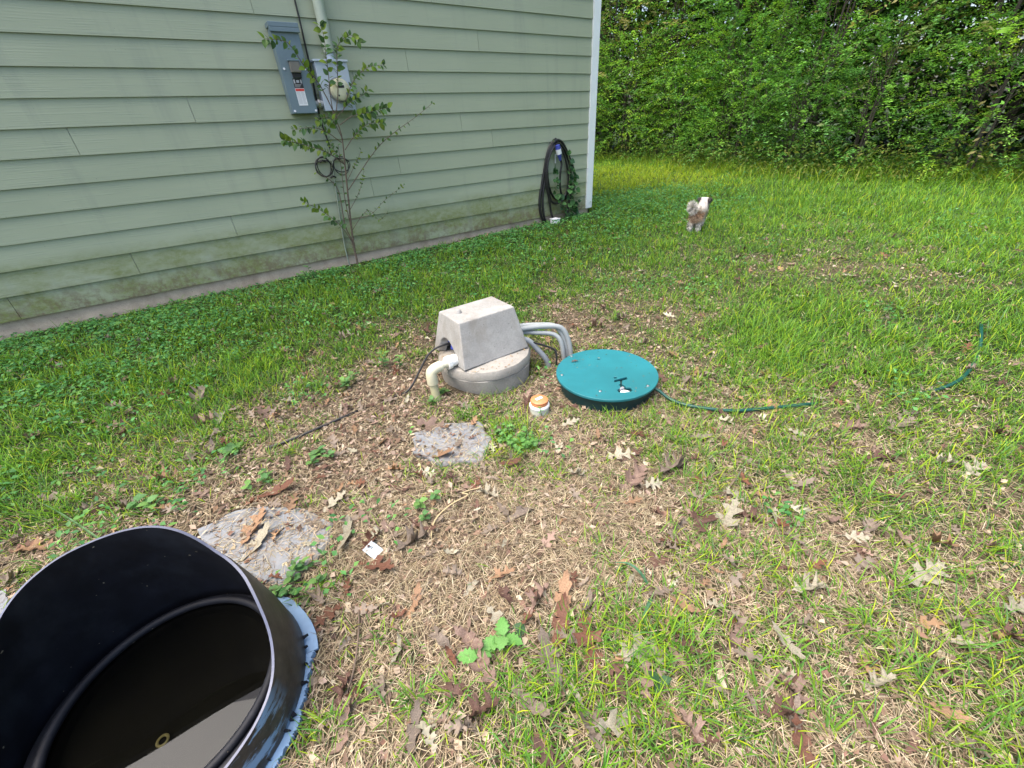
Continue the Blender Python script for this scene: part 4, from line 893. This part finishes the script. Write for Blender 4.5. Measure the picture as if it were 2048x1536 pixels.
cvr = cover(x, y); keep = free(x, y, .8, .02) & (rng.random(len(x)) < np.clip(.34+.75*cvr[:, 1]+.35*(1-cvr[:, 0]), .3, 1)*np.clip(vnoise(x, y, 2.1, 41)*2.2-.35, .08, 1)) & (y < WALL-.15)
for a_, b_, zz in zip(x[keep], y[keep], surf(x[keep], y[keep])):
    V0, Q0 = LVS[rng.integers(0, 8)]; sz_ = rng.uniform(.04, .115); R3 = np.array(Matrix.Rotation(rng.uniform(0, 6.3), 3, 'Z') @ Matrix.Rotation(rng.normal(0, .35), 3, 'X') @ Matrix.Rotation(rng.normal(0, .3), 3, 'Y'))
    VV.append((V0*sz_) @ R3.T+np.array([a_, b_, zz+.010+.012*rng.random()])); TQ.append(Q0+base_); base_ += len(V0)
    c_ = np.array(LC[(names+['greyish brown', 'dusky brown', 'pinkish brown', 'greyish brown'])[rng.integers(0, len(names)+4)]])*rng.uniform(.7, 1.15); CC.append(np.tile(c_, (len(V0), 1)))
o = npobj('oak_leaf_litter', np.concatenate(VV), np.concatenate(TQ), None, np.concatenate(CC), MAT['litter'], True); tag(o, label='remaining small dead oak leaves strewn through the lawn', kind='stuff')
o = put_leaf(LX-.06, LY+.215, .055, 'dusky brown', 2.6, 4, up=0, tilt=.1, z=.112); o['label'] = 'tiny torn dusky oak leaf lying on the green lid'

# ------------------------------------------------------------------ small plants
def leaf_mesh(name, serr=False, slim=.42, n=6, fold=.18, mat='live'):
    v = []; f = []; rd = random.Random(5)
    for k in range(n+1):
        t = k/n; wv_ = slim*math.sin(PI*min(1, t**.8))**.9*(1+(.22*(-1)**k if serr else 0)) if 0 < k < n else .01
        z = -.25*(t-.3)**2
        v += [(t, 0, z), (t+(.03 if serr else 0), wv_, z+fold*wv_), (t+(.03 if serr else 0), -wv_, z+fold*wv_)]
    for k in range(n): a = 3*k; f += [(a, a+3, a+4, a+1), (a+3, a, a+2, a+5)]
    me = bpy.data.meshes.new(name); me.from_pydata(v, [], f); me.materials.append(MAT[mat]); me.polygons.foreach_set('use_smooth', [True]*len(f)); me.update(); return me
LEAFM = leaf_mesh('leaf', slim=.33); LEAFS = leaf_mesh('leaf_serrated', True, .34, 10); LEAFR = leaf_mesh('leaf_round', False, .5, 6)
def add_leaf(parent, p, d, size, col, mesh=LEAFM, roll=0., name='leaf', nrm=Vector((0, 0, 1))):
    o = bpy.data.objects.new(name, mesh); C.objects.link(o); o.parent = parent
    d = Vector(d).normalized(); s = nrm.cross(d); s = s.normalized() if s.length > .1 else d.orthogonal().normalized(); u = d.cross(s)
    M = Matrix((d, s, u)).transposed().to_4x4() @ Matrix.Rotation(roll, 4, 'X')
    o.matrix_local = Matrix.Translation(Vector(p)-parent.location) @ M @ Matrix.Scale(size, 4); k = random.uniform(.8, 1.25); o.color = (col[0]*k, col[1]*k, col[2]*k, 1)
    return o
def samp(pts, step):
    P_ = [Vector(p) for p in pts]; out = []; acc = 0
    for a, b in zip(P_[:-1], P_[1:]):
        l = (b-a).length; d = (b-a)/max(l, 1e-6); t = step-acc
        while t < l: out.append((a+d*t, d)); t += step
        acc = (acc+l) % step
    out.append((P_[-1], (P_[-1]-P_[-2]).normalized())); return out
S = Thing('wall_sapling', (1.2, WALL-.10, .21), 'tall spindly leafy sapling growing at the wall in front of the meter box', 'sapling')
GL = [(.17,.28,.035),(.22,.32,.045),(.10,.19,.045),(.15,.28,.10),(.07,.14,.045)]
BR = [([(713,520),(706,480),(697,400),(690,330),(683,270),(668,232)], .11, .20, .011, 0, .0, 'trunk'),
 ([(668,232),(662,200),(657,150),(652,110),(648,75),(640,50)], .20, .32, .004, .034, .055, 'branch'),
 ([(712,515),(703,480),(690,450),(678,385),(660,360),(632,345)], .11, .20, .007, .10, .035, 'branch'),
 ([(708,490),(680,450),(640,420),(605,403)], .13, .30, .004, .045, .05, 'branch'),
 ([(690,330),(655,305),(610,290),(568,280)], .18, .42, .005, .032, .055, 'branch'),
 ([(683,285),(650,262),(620,255),(588,260)], .19, .36, .004, .035, .045, 'branch'),
 ([(697,380),(730,330),(760,290),(795,260),(830,235),(865,206)], .15, .28, .005, .065, .038, 'branch'),
 ([(700,440),(740,430),(770,400),(808,370)], .14, .30, .003, .05, .025, 'branch'),
 ([(680,250),(705,232),(735,225),(775,215)], .20, .34, .004, .026, .06, 'branch'),
 ([(675,240),(640,170),(610,135),(575,85),(530,78)], .20, .42, .005, .042, .052, 'branch'),
 ([(672,225),(676,180),(674,120),(676,90),(700,70),(720,85)], .20, .30, .004, .030, .052, 'branch'),
 ([(685,225),(705,165),(735,135),(766,130)], .20, .36, .0035, .035, .045, 'branch'),
 ([(690,300),(710,270),(735,248),(765,245)], .19, .32, .004, .026, .055, 'branch'),
 ([(686,280),(665,240),(650,235),(635,240)], .20, .36, .004, .028, .055, 'branch'),
 ([(672,235),(700,205),(725,190),(735,180)], .20, .30, .003, .03, .05, 'branch'),
 ([(705,460),(735,420),(758,440),(775,425)], .13, .28, .003, .045, .024, 'branch'),
 ([(700,420),(720,380),(728,340)], .14, .26, .003, .045, .022, 'branch'),
 ([(695,360),(715,320),(722,300)], .16, .24, .003, .04, .028, 'branch'),
 ([(690,330),(668,300),(655,280)], .16, .30, .003, .035, .04, 'branch'),
 ([(708,480),(690,400),(683,340),(676,290)], .12, .24, .005, .07, .03, 'branch')]
for pts, o0, o1, rad, step, sz, nm in BR:
    P_ = [Vector(onwall(px, py, o0+(o1-o0)*k/(len(pts)-1))) for k, (px, py) in enumerate(pts)]
    if nm == 'trunk': P_[0].z = .15
    S.part(MB().tube([tuple(q) for q in P_], [rad*(1-.65*k/(len(P_)-1)) for k in range(len(P_))], 6, spline=3), nm, MAT['twig'], smooth=True)
    if step:
        tot = samp(P_, step*.8); side = 1
        for k, (q, d) in enumerate(tot):
            if k < len(tot)*.22: continue
            side = -side; sd_ = d.cross(Vector((0, -1, 0))).normalized()*side
            dd = d*.7+sd_*.8+Vector((0, random.uniform(-.5, .1), random.uniform(-.45, .1)))
            add_leaf(S.o, q, dd, 1.0*sz*random.uniform(.65, 1.2), random.choice(GL), roll=random.uniform(-.8, .8), nrm=Vector((random.uniform(-.5, .5), -.8, .7)))
            if (step < .05 and random.random() < .45) or random.random() < .15: add_leaf(S.o, q, -sd_+d*.5+Vector((0, random.uniform(-.6, .3), -.3)), 1.2*sz*random.uniform(.6, 1.1), random.choice(GL), roll=random.uniform(-.8, .8), nrm=Vector((.2, -.7, .7)))
S = Thing('climbing_vine', (4.2, WALL-.06, .2), 'green vine climbing through the right side of the power cord coil', 'vine')
for pts in ([(1150,455),(1143,420),(1138,380),(1140,330),(1135,308)], [(1140,440),(1125,415),(1112,380),(1110,350),(1112,335)], [(1150,450),(1147,400),(1150,370),(1148,350)], [(1145,455),(1140,425),(1150,410),(1158,400)]):
    P_ = [Vector(onwall(px, py, .13)) for px, py in pts]; S.part(MB().tube(P_, .003, 5, spline=3), 'stem', MAT['stemg'])
    for k, (q, d) in enumerate(samp(P_, .05)):
        for j in range(2):
            dd = Vector((random.uniform(-1, 1), random.uniform(-.8, -.1), random.uniform(-.8, .6))); add_leaf(S.o, q+dd*.015, dd, random.uniform(.045, .085), random.choice([(.07,.18,.055),(.10,.23,.07),(.05,.13,.055)]), LEAFR, random.uniform(-.6, .6), nrm=Vector((0, -.7, .7)))
def rosette(px, py, label, nl, size, mesh, cols, hgt=.02, stems=1, name='weed', spread=1., up=0.):
    b = Vector(at(px, py)); T = Thing(name, b, label, 'weed')
    for s in range(stems):
        base = b+Vector((random.uniform(-1, 1), random.uniform(-1, 1), 0))*.03*spread*(stems > 1); tip = base+Vector((random.uniform(-.02, .02), random.uniform(-.02, .02), hgt*random.uniform(.6, 1.1)))
        T.part(MB().tube([base-Vector((0, 0, .02)), tip], .0018, 5), 'stem', MAT['stemg'])
        for k in range(nl):
            a = k*2.4+random.random(); q = base.lerp(tip, .35+.65*k/max(1, nl-1)); d = Vector((math.cos(a), math.sin(a), random.uniform(.05, .5)+up))
            add_leaf(T.o, q, d, size*random.uniform(.7, 1.15), random.choice(cols), mesh, random.uniform(-.3, .3))
    return T
G1 = [(.13,.28,.09),(.17,.33,.09),(.10,.23,.08)]; G2 = [(.15,.36,.09),(.19,.40,.12)]
rosette(1000, 1285, 'lone weed with toothed bright green leaves in the foreground straw', 5, .07, LEAFS, G2, .05)
rosette(955, 1330, 'flat toothed green leaf pair at the foot of the foreground weed', 2, .08, LEAFS, G2, .02)
rosette(470, 905, 'light green weed of broad notched leaves left of the drip tube', 6, .075, LEAFS, G1, .04)
rosette(1040, 890, 'dense clump of small bright green clover by the cleanout', 5, .022, LEAFR, G2, .05, 34, spread=2.2, name='clover_clump')
rosette(1010, 870, 'little tuft of bright green clover behind the dense clump', 5, .02, LEAFR, G2, .06, 12, spread=1.6, name='clover_clump')
rosette(610, 1165, 'leafy green seedlings at the edge of the straw-strewn stone', 6, .032, LEAFM, G1, .06, 5, spread=1.8)
rosette(560, 1190, 'low leafy weed squeezed between stone and drum wall', 6, .026, LEAFM, G1, .05, 3, spread=1.2)
rosette(1320, 1365, 'dark green rosette weed beside the palest large oak leaf', 7, .035, LEAFM, [(.05,.12,.05)], .04)
rosette(1035, 1275, 'single round dark green leaf weed right of the foreground weed', 3, .04, LEAFR, [(.05,.12,.05)], .02)
rosette(880, 800, 'small green seedlings at the foot of the elbow pipe', 5, .04, LEAFM, G1, .05, 3, spread=1.5)
rosette(975, 780, 'bright seedling growing against the round concrete riser', 5, .045, LEAFM, G1, .07, 2)
rosette(1085, 835, 'thin seedling standing in front of the orange cap', 4, .026, LEAFM, G2, .09, 1)
rosette(1170, 800, 'pale green weed tucked against the left of the lid riser', 6, .035, LEAFM, G1, .07, 4, spread=1.6)
rosette(1130, 745, 'small weed between the concrete riser and the green lid', 6, .04, LEAFM, G1, .08, 3, spread=1.5)
rosette(640, 920, 'green weed patch on bare soil left of the nearer stone', 6, .04, LEAFM, G1, .04, 4, spread=2)
rosette(520, 965, 'little mixed weeds behind the straw-strewn stone', 5, .035, LEAFM, G1, .05, 4, spread=2.5)
rosette(860, 1020, 'grassy seedling tuft in the middle foreground', 6, .035, LEAFM, G1, .06, 3, spread=2)
rosette(320, 1010, 'broad leaf weed poking up just beyond the drum rim', 6, .05, LEAFM, G1, .05, 2, spread=2)
rosette(780, 740, 'upright weed in the grass left of the concrete cover', 7, .045, LEAFM, G1, .13, 3, spread=2)
rosette(700, 770, 'low weed amid brown leaves left of the elbow pipe', 7, .04, LEAFM, G1, .08, 3, spread=2)
rosette(1010, 480, 'leafy weed against the slab between sapling and power cord', 8, .05, LEAFM, G1, .16, 3, spread=2)
rosette(620, 565, 'weed growing against the slab left of the sapling', 8, .05, LEAFM, G1, .15, 4, spread=2.5)
# a few long arching grass stems
def long_blade(pts, label, wd=.006, col=(.12,.22,.06)):
    P_ = [Vector(p) for p in pts]; b = P_[0]; T = Thing('grass_stem', b, label, 'grass stem'); v = []; f = []
    Q = samp(P_, .015); n = len(Q)
    for k, (q, d) in enumerate(Q):
        s = d.cross(Vector((0, 0, 1))); s = s.normalized() if s.length > .05 else Vector((1, 0, 0)); w_ = wd*.5*(1-(k/n)**2)
        v += [q-s*w_, q+Vector((0, 0, -w_*.5)), q+s*w_]
    for k in range(n-1): f += [(3*k, 3*k+3, 3*k+4, 3*k+1), (3*k+1, 3*k+4, 3*k+5, 3*k+2)]
    mb = MB(); mb.add(v, f); o = T.part(mb, 'blade', MAT['live']); o.color = (*col, 1)
def arc3(p, q, lift, n=10):
    p, q = Vector(p), Vector(q); return [p.lerp(q, k/n)+Vector((0, 0, lift*math.sin(PI*k/n))) for k in range(n+1)]
long_blade(arc3(at(1065, 790), at(940, 640, .34), .0), 'long thin yellow-green stem leaning across the concrete cover', .004, (.30,.32,.10))
long_blade(arc3(at(215, 1090), at(70, 1000, .02), .04), 'long pale green blade beyond the drum rim', .009, (.13,.25,.10))
long_blade(arc3(at(1300, 1175), at(1230, 1125, .03), .05), 'broad bluish green blade arching in the right foreground', .013, (.10,.24,.13))
long_blade(arc3(at(1305, 1195), at(1285, 1240, .02), .03), 'short broad bluish blade below the arching one', .013, (.10,.24,.13))
T = Thing('dry_twig', at(712, 1300), 'thin grey twig lying beside the drum in dry grass', 'twig'); T.part(MB().tube([at(718,1220,.02), at(716,1280,.024), at(706,1345,.022), at(690,1395,.016)], .003, 6, spline=4), 'twig_stem', MAT['twig'])
T = Thing('dry_twig', at(1470, 965), 'short grey stick in the grass below the garden hose', 'twig'); T.part(MB().tube([at(1485,938,.03), at(1465,965,.025), at(1448,988,.015)], .004, 6, spline=4), 'twig_stem', MAT['twig'])
T = Thing('dry_runner', at(900, 1040), 'dry curved tan grass runner across the straw in the middle', 'runner'); T.part(MB().tube([at(862,1075,.012), at(870,1040,.02), at(900,1010,.022), at(935,990,.025), at(925,985,.02), at(960,975,.02)], .0028, 6, spline=4), 'runner_stem', plain('dry_runner_tan', (.45,.36,.2), .7))

# ------------------------------------------------------------------ dog running away
DB = Vector((4.86, 3.06, .185))
Dg = Thing('running_dog', DB, 'small fluffy white and tan dog running away across the lawn', 'dog')
fw = Vector((.955, .30, 0)).normalized(); sdv = Vector((fw.y, -fw.x, 0))
def dp(a, b, c):
    lift = max(0., a)*.12
    return (fw*a+sdv*b+Vector((0, 0, c+lift)))*.72
SK = {'hip': (0, 0, .225, .085), 'mid': (.12, 0, .235, .080), 'chest': (.225, 0, .24, .082), 'neck': (.28, 0, .28, .074), 'head': (.325, 0, .325, .076), 'muz': (.43, 0, .345, .026),
 'hkl': (-.02, -.055, .15, .048), 'hhl': (-.085, -.055, .09, .030), 'hfl': (-.06, -.055, .025, .018), 'hkr': (.03, .055, .145, .048), 'hhr': (-.03, .055, .08, .030), 'hfr': (-.0, .055, .02, .018),
 'fel': (.25, -.05, .17, .026), 'ffl': (.30, -.05, .06, .018), 'fer': (.23, .05, .17, .026), 'ffr': (.20, .05, .05, .018),
 't1': (-.05, -.02, .30, .018), 't2': (-.06, -.06, .35, .02), 't3': (-.03, -.095, .385, .022), 't4': (.03, -.10, .40, .016), 'el': (.335, -.055, .415, .026), 'el2': (.32, -.088, .40, .024), 'er': (.335, .055, .415, .026), 'er2': (.32, .088, .40, .024)}
ED = [('hip','mid'),('mid','chest'),('chest','neck'),('neck','head'),('head','muz'),('hip','hkl'),('hkl','hhl'),('hhl','hfl'),('hip','hkr'),('hkr','hhr'),('hhr','hfr'),('chest','fel'),('fel','ffl'),('chest','fer'),('fer','ffr'),('hip','t1'),('t1','t2'),('t2','t3'),('t3','t4'),('head','el'),('el','el2'),('head','er'),('er','er2')]
ks = list(SK); me = bpy.data.meshes.new('body'); me.from_pydata([dp(*SK[k][:3]) for k in ks], [(ks.index(a), ks.index(b)) for a, b in ED], []); me.materials.append(MAT['skin'])
o = bpy.data.objects.new('body', me); C.objects.link(o); o.parent = Dg.o
sm = o.modifiers.new('skin', 'SKIN'); 
for k, q in zip(ks, me.skin_vertices[0].data): q.radius = (SK[k][3]*.9, SK[k][3]*.9)
me.skin_vertices[0].data[0].use_root = True
o.modifiers.new('sub', 'SUBSURF').levels = 2; o.modifiers['sub'].render_levels = 2; sm.use_smooth_shade = True
bx_, cc_ = [], []; V = []; Cx = []
for a, b in ED:
    A_, B_ = dp(*SK[a][:3]), dp(*SK[b][:3]); ra, rb = SK[a][3], SK[b][3]; ax = (B_-A_); ln = ax.length; ax = ax/ln; u = ax.orthogonal().normalized(); w_ = ax.cross(u)
    tail = a.startswith('t') or b == 't1'; body = a in ('hip', 'mid', 'chest') and b in ('mid', 'chest', 'neck'); cnt_ = int((1900 if body else 480)*(1.9 if tail else 1))
    for _ in range(cnt_):
        t = random.random(); th = random.random()*2*PI; r = (ra*(1-t)+rb*t)*.78; nn = u*math.cos(th)+w_*math.sin(th); p_ = A_+ax*(ln*t)+nn*r
        Lh = random.uniform(.020, .036)*(1.7 if tail else 1)
        back = -ax if body or a in ('neck', 'head') else (ax if not tail else ax*.4)
        d = (nn*.65+back*.5+Vector((0, 0, -.35)) + Vector((random.uniform(-.3, .3),)*1+(random.uniform(-.3, .3), random.uniform(-.3, .3)))).normalized()
        s = d.cross(nn).normalized()*.0022*1.3
        along = fw.dot(p_); c = (.60, .58, .56) if random.random() > .3 else (.34, .31, .29)
        if body and along < .09 and p_.z > .24: c = (.42, .27, .17)
        if a in ('el', 'er') or b in ('el', 'er', 'el2', 'er2'): c = (.14, .12, .12)
        if b in ('hkl', 'hkr') and nn.dot(fw) < 0: c = (.48, .38, .29)
        if b == 't1': c = (.30, .2, .13)
        if random.random() < .2: c = tuple(q*.7 for q in c)
        V += [p_-s, p_+s, p_+d*Lh]; Cx += [c]*3
npobj('fur', np.array([tuple(q) for q in V]), None, np.arange(len(V)).reshape(-1, 3), np.array(Cx), MAT['fur'], parent=Dg.o)

# ------------------------------------------------------------------ woodland edge
def sprays(n_sprays, cx, R, Hh, z0, per, ls, seed, cols, droop=1.0, topw=1.0):
    rs = np.random.default_rng(seed); V = []; Cc = []
    S_ = n_sprays
    a = rs.random(S_)*2*PI; zf = rs.random(S_); rad = R*np.sqrt(rs.random(S_))*(.55+.6*np.sin(PI*np.clip(zf*.8+.15, 0, 1)))
    base = np.stack([rad*np.cos(a)*.8, rad*np.sin(a)*.8, z0+(Hh-z0)*zf], 1)
    out = np.stack([np.cos(a), np.sin(a), .25+.9*zf*topw], 1)+rs.normal(0, .35, (S_, 3)); out /= np.linalg.norm(out, axis=1, keepdims=True)
    ln = (.45+1.0*rs.random(S_)**1.5)*R*.95
    sc_ = cols[rs.integers(0, len(cols), S_)]*(1+(rs.random((S_, 1))-.5)*.5)
    t = np.tile(np.linspace(.05, 1, per), (S_, 1)); tt = t[..., None]
    P_ = base[:, None]+out[:, None]*ln[:, None, None]*tt; P_[..., 2] -= droop*.45*ln[:, None]*t**2
    tan = out[:, None]-np.array([0, 0, 1.])*droop*.9*tt; tan = tan/np.linalg.norm(tan, axis=2, keepdims=True)
    side = np.cross(tan, np.array([0, 0, 1.])); side /= np.linalg.norm(side, axis=2, keepdims=True)+1e-6
    sg = np.where(np.arange(per) % 2 == 0, 1., -1.)[None, :, None]
    d = tan*.55+side*sg*.8+rs.normal(0, .22, P_.shape); d /= np.linalg.norm(d, axis=2, keepdims=True)
    P_ = P_+rs.normal(0, .02, P_.shape)
    w_ = np.cross(d, np.array([0, 0, 1.])+rs.normal(0, .45, P_.shape)); w_ /= np.linalg.norm(w_, axis=2, keepdims=True)+1e-6
    l_ = ls*(.7+.6*rs.random(P_.shape[:2]))[..., None]
    p0 = P_.reshape(-1, 3); dd = (d*l_).reshape(-1, 3); ww = (w_*l_*.23).reshape(-1, 3)
    V = np.stack([p0, p0+dd*.45+ww, p0+dd, p0+dd*.45-ww], 1).reshape(-1, 3)
    c = np.repeat(sc_, per, 0)*(1+(rs.random((S_*per, 1))-.5)*.35)
    return V, np.repeat(c, 4, 0), [(tuple(base[k]), tuple(base[k]+out[k]*ln[k]*.5), tuple(P_[k, -1])) for k in range(0, S_, max(1, S_//26))]
def plant_mesh(seed, S_, R, Hh, z0, per, ls, cols, droop=1., topw=1.):
    V, c, tw = sprays(S_, 0, R, Hh, z0, per, ls, seed, np.array(cols), droop, topw)
    b = np.arange(len(V)//4)*4
    t = np.concatenate([np.stack([b, b+1, b+2], 1), np.stack([b, b+2, b+3], 1)])
    o = npobj('crown', V, None, t, c, MAT['leaf']); me = o.data; bpy.data.objects.remove(o)
    mb = MB(); rd = random.Random(seed)
    for k in range(4):
        a = rd.random()*6.3; lean = rd.uniform(.05, .3)*R
        mb.tube([(.1*math.cos(a), .1*math.sin(a), -.15), (lean*.5*math.cos(a), lean*.5*math.sin(a), Hh*.45), (lean*math.cos(a+.4), lean*math.sin(a+.4), Hh*.85)], [.017*Hh**.5, .012*Hh**.5, .004], 6, spline=3)
    for a_, b_, c_ in tw: mb.tube([(a_[0]*.15, a_[1]*.15, a_[2]*.75), a_, b_, c_], [.008, .006, .004, .002], 4)
    m2 = bpy.data.meshes.new('trunk'); m2.from_pydata(mb.v, [], mb.f); m2.materials.append(MAT['bark'])
    return me, m2
CG = [(.13,.31,.05),(.17,.36,.06),(.20,.39,.05),(.12,.29,.08)]
CB = [(.24,.44,.05),(.31,.48,.05),(.19,.38,.07)]
CO = [(.20,.22,.08),(.15,.21,.07),(.25,.23,.09),(.12,.19,.06)]
CD = [(.05,.14,.03),(.065,.17,.035),(.09,.22,.04),(.14,.28,.05)]
KIND = {'shrub_a': plant_mesh(31, 330, 1.4, 3.0, .05, 60, .050, CG+CB), 'shrub_b': plant_mesh(32, 330, 1.45, 3.4, .05, 60, .048, CG+CB), 'shrub_c': plant_mesh(33, 260, 1.35, 2.5, .02, 50, .056, CD+CG),
        'tree_a': plant_mesh(41, 360, 1.9, 5.4, .8, 52, .066, CG+CD), 'tree_b': plant_mesh(42, 360, 2.0, 6.2, .9, 52, .066, CB+CG), 'tree_c': plant_mesh(43, 300, 2.2, 7.0, 1.8, 30, .12, CO, .8), 'tree_d': plant_mesh(44, 360, 2.6, 9.0, 2.0, 32, .13, CD+CG, .8)}
def plant(kind, x, y, s, rz, name, label, cat, grp):
    c, t = KIND[kind]; o = empty(name, (x, y, float(gz(x, y))), label, cat, grp, rz); o.scale = (s, s, s*random.uniform(.92, 1.1))
    for nm, me in (('crown', c), ('trunk', t)):
        q = bpy.data.objects.new(nm, me); C.objects.link(q); q.parent = o
edge0 = [(13.5,-7.0),(13.3,-4.6),(13.2,-2.2),(12.9,-.2),(12.5,1.6),(12.0,3.2),(11.8,4.8),(12.0,6.4),(12.5,8.0),(12.9,9.6),(12.9,11.3),(12.4,13.2),(11.0,15.0),(8.8,16.4),(6.4,17.4)]
edge = [(a-1.45*(a-3)/math.hypot(a-3, b-4), b-1.45*(b-4)/math.hypot(a-3, b-4)) for a, b in edge0]
ordn = ['first','second','third','fourth','fifth','sixth','seventh','eighth','ninth','tenth','eleventh','twelfth','thirteenth','fourteenth','fifteenth']
for k, (a, b) in enumerate(edge[::-1]):
    kd = ('shrub_b', 'shrub_a', 'shrub_b', 'shrub_c')[k % 4] if k < 8 else ('shrub_c', 'shrub_c', 'shrub_a', 'shrub_c')[k % 4]
    plant(kd, a+random.uniform(-.3, .3)+.5, b+random.uniform(-.4, .4), random.uniform(.7, 1.2), random.random()*6.3, 'shrub', f"{ordn[k]} leafy shrub counting from the house side along the wood's front edge", 'shrub', "shrubs along the front of the wood")
for k, (a, b) in enumerate(edge[::-1]):
    if k < 15:
        d = Vector((a-3, b-4, 0)).normalized(); kd = ('tree_b', 'tree_a', 'tree_b', 'tree_a', 'tree_c')[k % 5]
        plant(kd, a+d.x*2.0+random.uniform(-.5, .5), b+d.y*2.0+random.uniform(-.5, .5), random.uniform(.85, 1.1), random.random()*6.3, 'small_tree', f"{ordn[k]} small tree from the house side standing just behind the front shrubs", 'tree', 'small trees behind the front shrubs')
for k, (a, b) in enumerate(edge[::-1]):
    d = Vector((a-3, b-4, 0)).normalized(); kd = ('tree_c', 'tree_d')[k % 2]
    s = random.uniform(.8, .95) if k in (3, 4, 5) else random.uniform(1.0, 1.25)
    plant(kd, a+d.x*4.6+random.uniform(-.8, .8), b+d.y*4.6+random.uniform(-.8, .8), s, random.random()*6.3, 'woodland_tree', f"{ordn[k]} tall tree from the house side in the back row of the wood", 'tree', 'tall trees in the back row')
# bare big trunk seen at the top of the gap by the corner board
T = Thing('oak_tree', (15.2, 14.8, .2), 'thick grey forked tree trunk rising by the house corner board', 'tree')
T.part(MB().tube([(15.2, 14.8, .0), (15.25, 14.75, 2.5), (15.1, 14.9, 5), (15.3, 14.6, 8.5)], [.28, .22, .19, .12], 12, spline=4), 'trunk', plain('grey_bark', (.23,.21,.20), .9, .3, 14, bmp=.6), smooth=True)
T.part(MB().tube([(15.2, 14.8, 3.2), (15.9, 14.1, 5.2), (16.6, 13.3, 8)], [.14, .11, .06], 10, spline=4), 'limb', MAT['bark'], smooth=True)
# deep wood mass
rs = np.random.default_rng(77); nn_ = 105000; kk = rs.random(nn_)*(len(edge)-1); ii = kk.astype(int); ff = kk-ii; eg = np.array(edge)
pp = eg[ii]*(1-ff[:, None])+eg[ii+1]*ff[:, None]; dd = pp-np.array([3, 4]); dd /= np.linalg.norm(dd, axis=1, keepdims=True)
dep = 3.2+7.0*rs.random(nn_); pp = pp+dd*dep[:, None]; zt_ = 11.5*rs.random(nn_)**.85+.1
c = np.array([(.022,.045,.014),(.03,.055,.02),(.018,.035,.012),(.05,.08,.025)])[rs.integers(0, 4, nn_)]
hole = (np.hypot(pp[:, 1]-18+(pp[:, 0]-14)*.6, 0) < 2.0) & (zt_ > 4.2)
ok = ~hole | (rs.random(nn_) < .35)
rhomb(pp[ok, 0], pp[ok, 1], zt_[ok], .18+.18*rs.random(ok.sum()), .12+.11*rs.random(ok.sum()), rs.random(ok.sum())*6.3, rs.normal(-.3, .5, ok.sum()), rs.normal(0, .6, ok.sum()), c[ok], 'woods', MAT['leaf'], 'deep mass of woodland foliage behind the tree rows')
# tall weeds and undergrowth at the foot of the shrubs
n = 6500; kk = rs.random(n)*(len(edge)-1); ii = kk.astype(int); ff = kk-ii; pp = eg[ii]*(1-ff[:, None])+eg[ii+1]*ff[:, None]; dd = pp-np.array([3, 4]); dd /= np.linalg.norm(dd, axis=1, keepdims=True)
pp = pp-dd*(rs.normal(.25, .45, n))[:, None]; hh = (.10+.28*rs.random(n))
c = np.array([(.19,.36,.03),(.26,.40,.03),(.15,.30,.04),(.33,.42,.05),(.32,.36,.08)])[rs.integers(0, 5, n)]
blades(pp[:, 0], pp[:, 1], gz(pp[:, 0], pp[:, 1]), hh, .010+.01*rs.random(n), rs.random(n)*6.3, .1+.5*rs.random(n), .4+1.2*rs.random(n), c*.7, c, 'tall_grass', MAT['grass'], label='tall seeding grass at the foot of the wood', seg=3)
n = 12000; kk = rs.random(n)*(len(edge)-1); ii = kk.astype(int); ff = kk-ii; pp = eg[ii]*(1-ff[:, None])+eg[ii+1]*ff[:, None]; dd = pp-np.array([3, 4]); dd /= np.linalg.norm(dd, axis=1, keepdims=True)
pp = pp-dd*(rs.normal(.1, .45, n))[:, None]; zt_ = gz(pp[:, 0], pp[:, 1])+.05+.55*rs.random(n)**1.6
rhomb(pp[:, 0], pp[:, 1], zt_, .05+.05*rs.random(n), .03+.03*rs.random(n), rs.random(n)*6.3, rs.normal(.1, .5, n), rs.normal(0, .5, n), np.array([(.06,.13,.035),(.09,.16,.04),(.13,.19,.04),(.19,.21,.05)])[rs.integers(0, 4, n)], 'undergrowth', MAT['leaf'], 'leafy undergrowth at the foot of the wood')
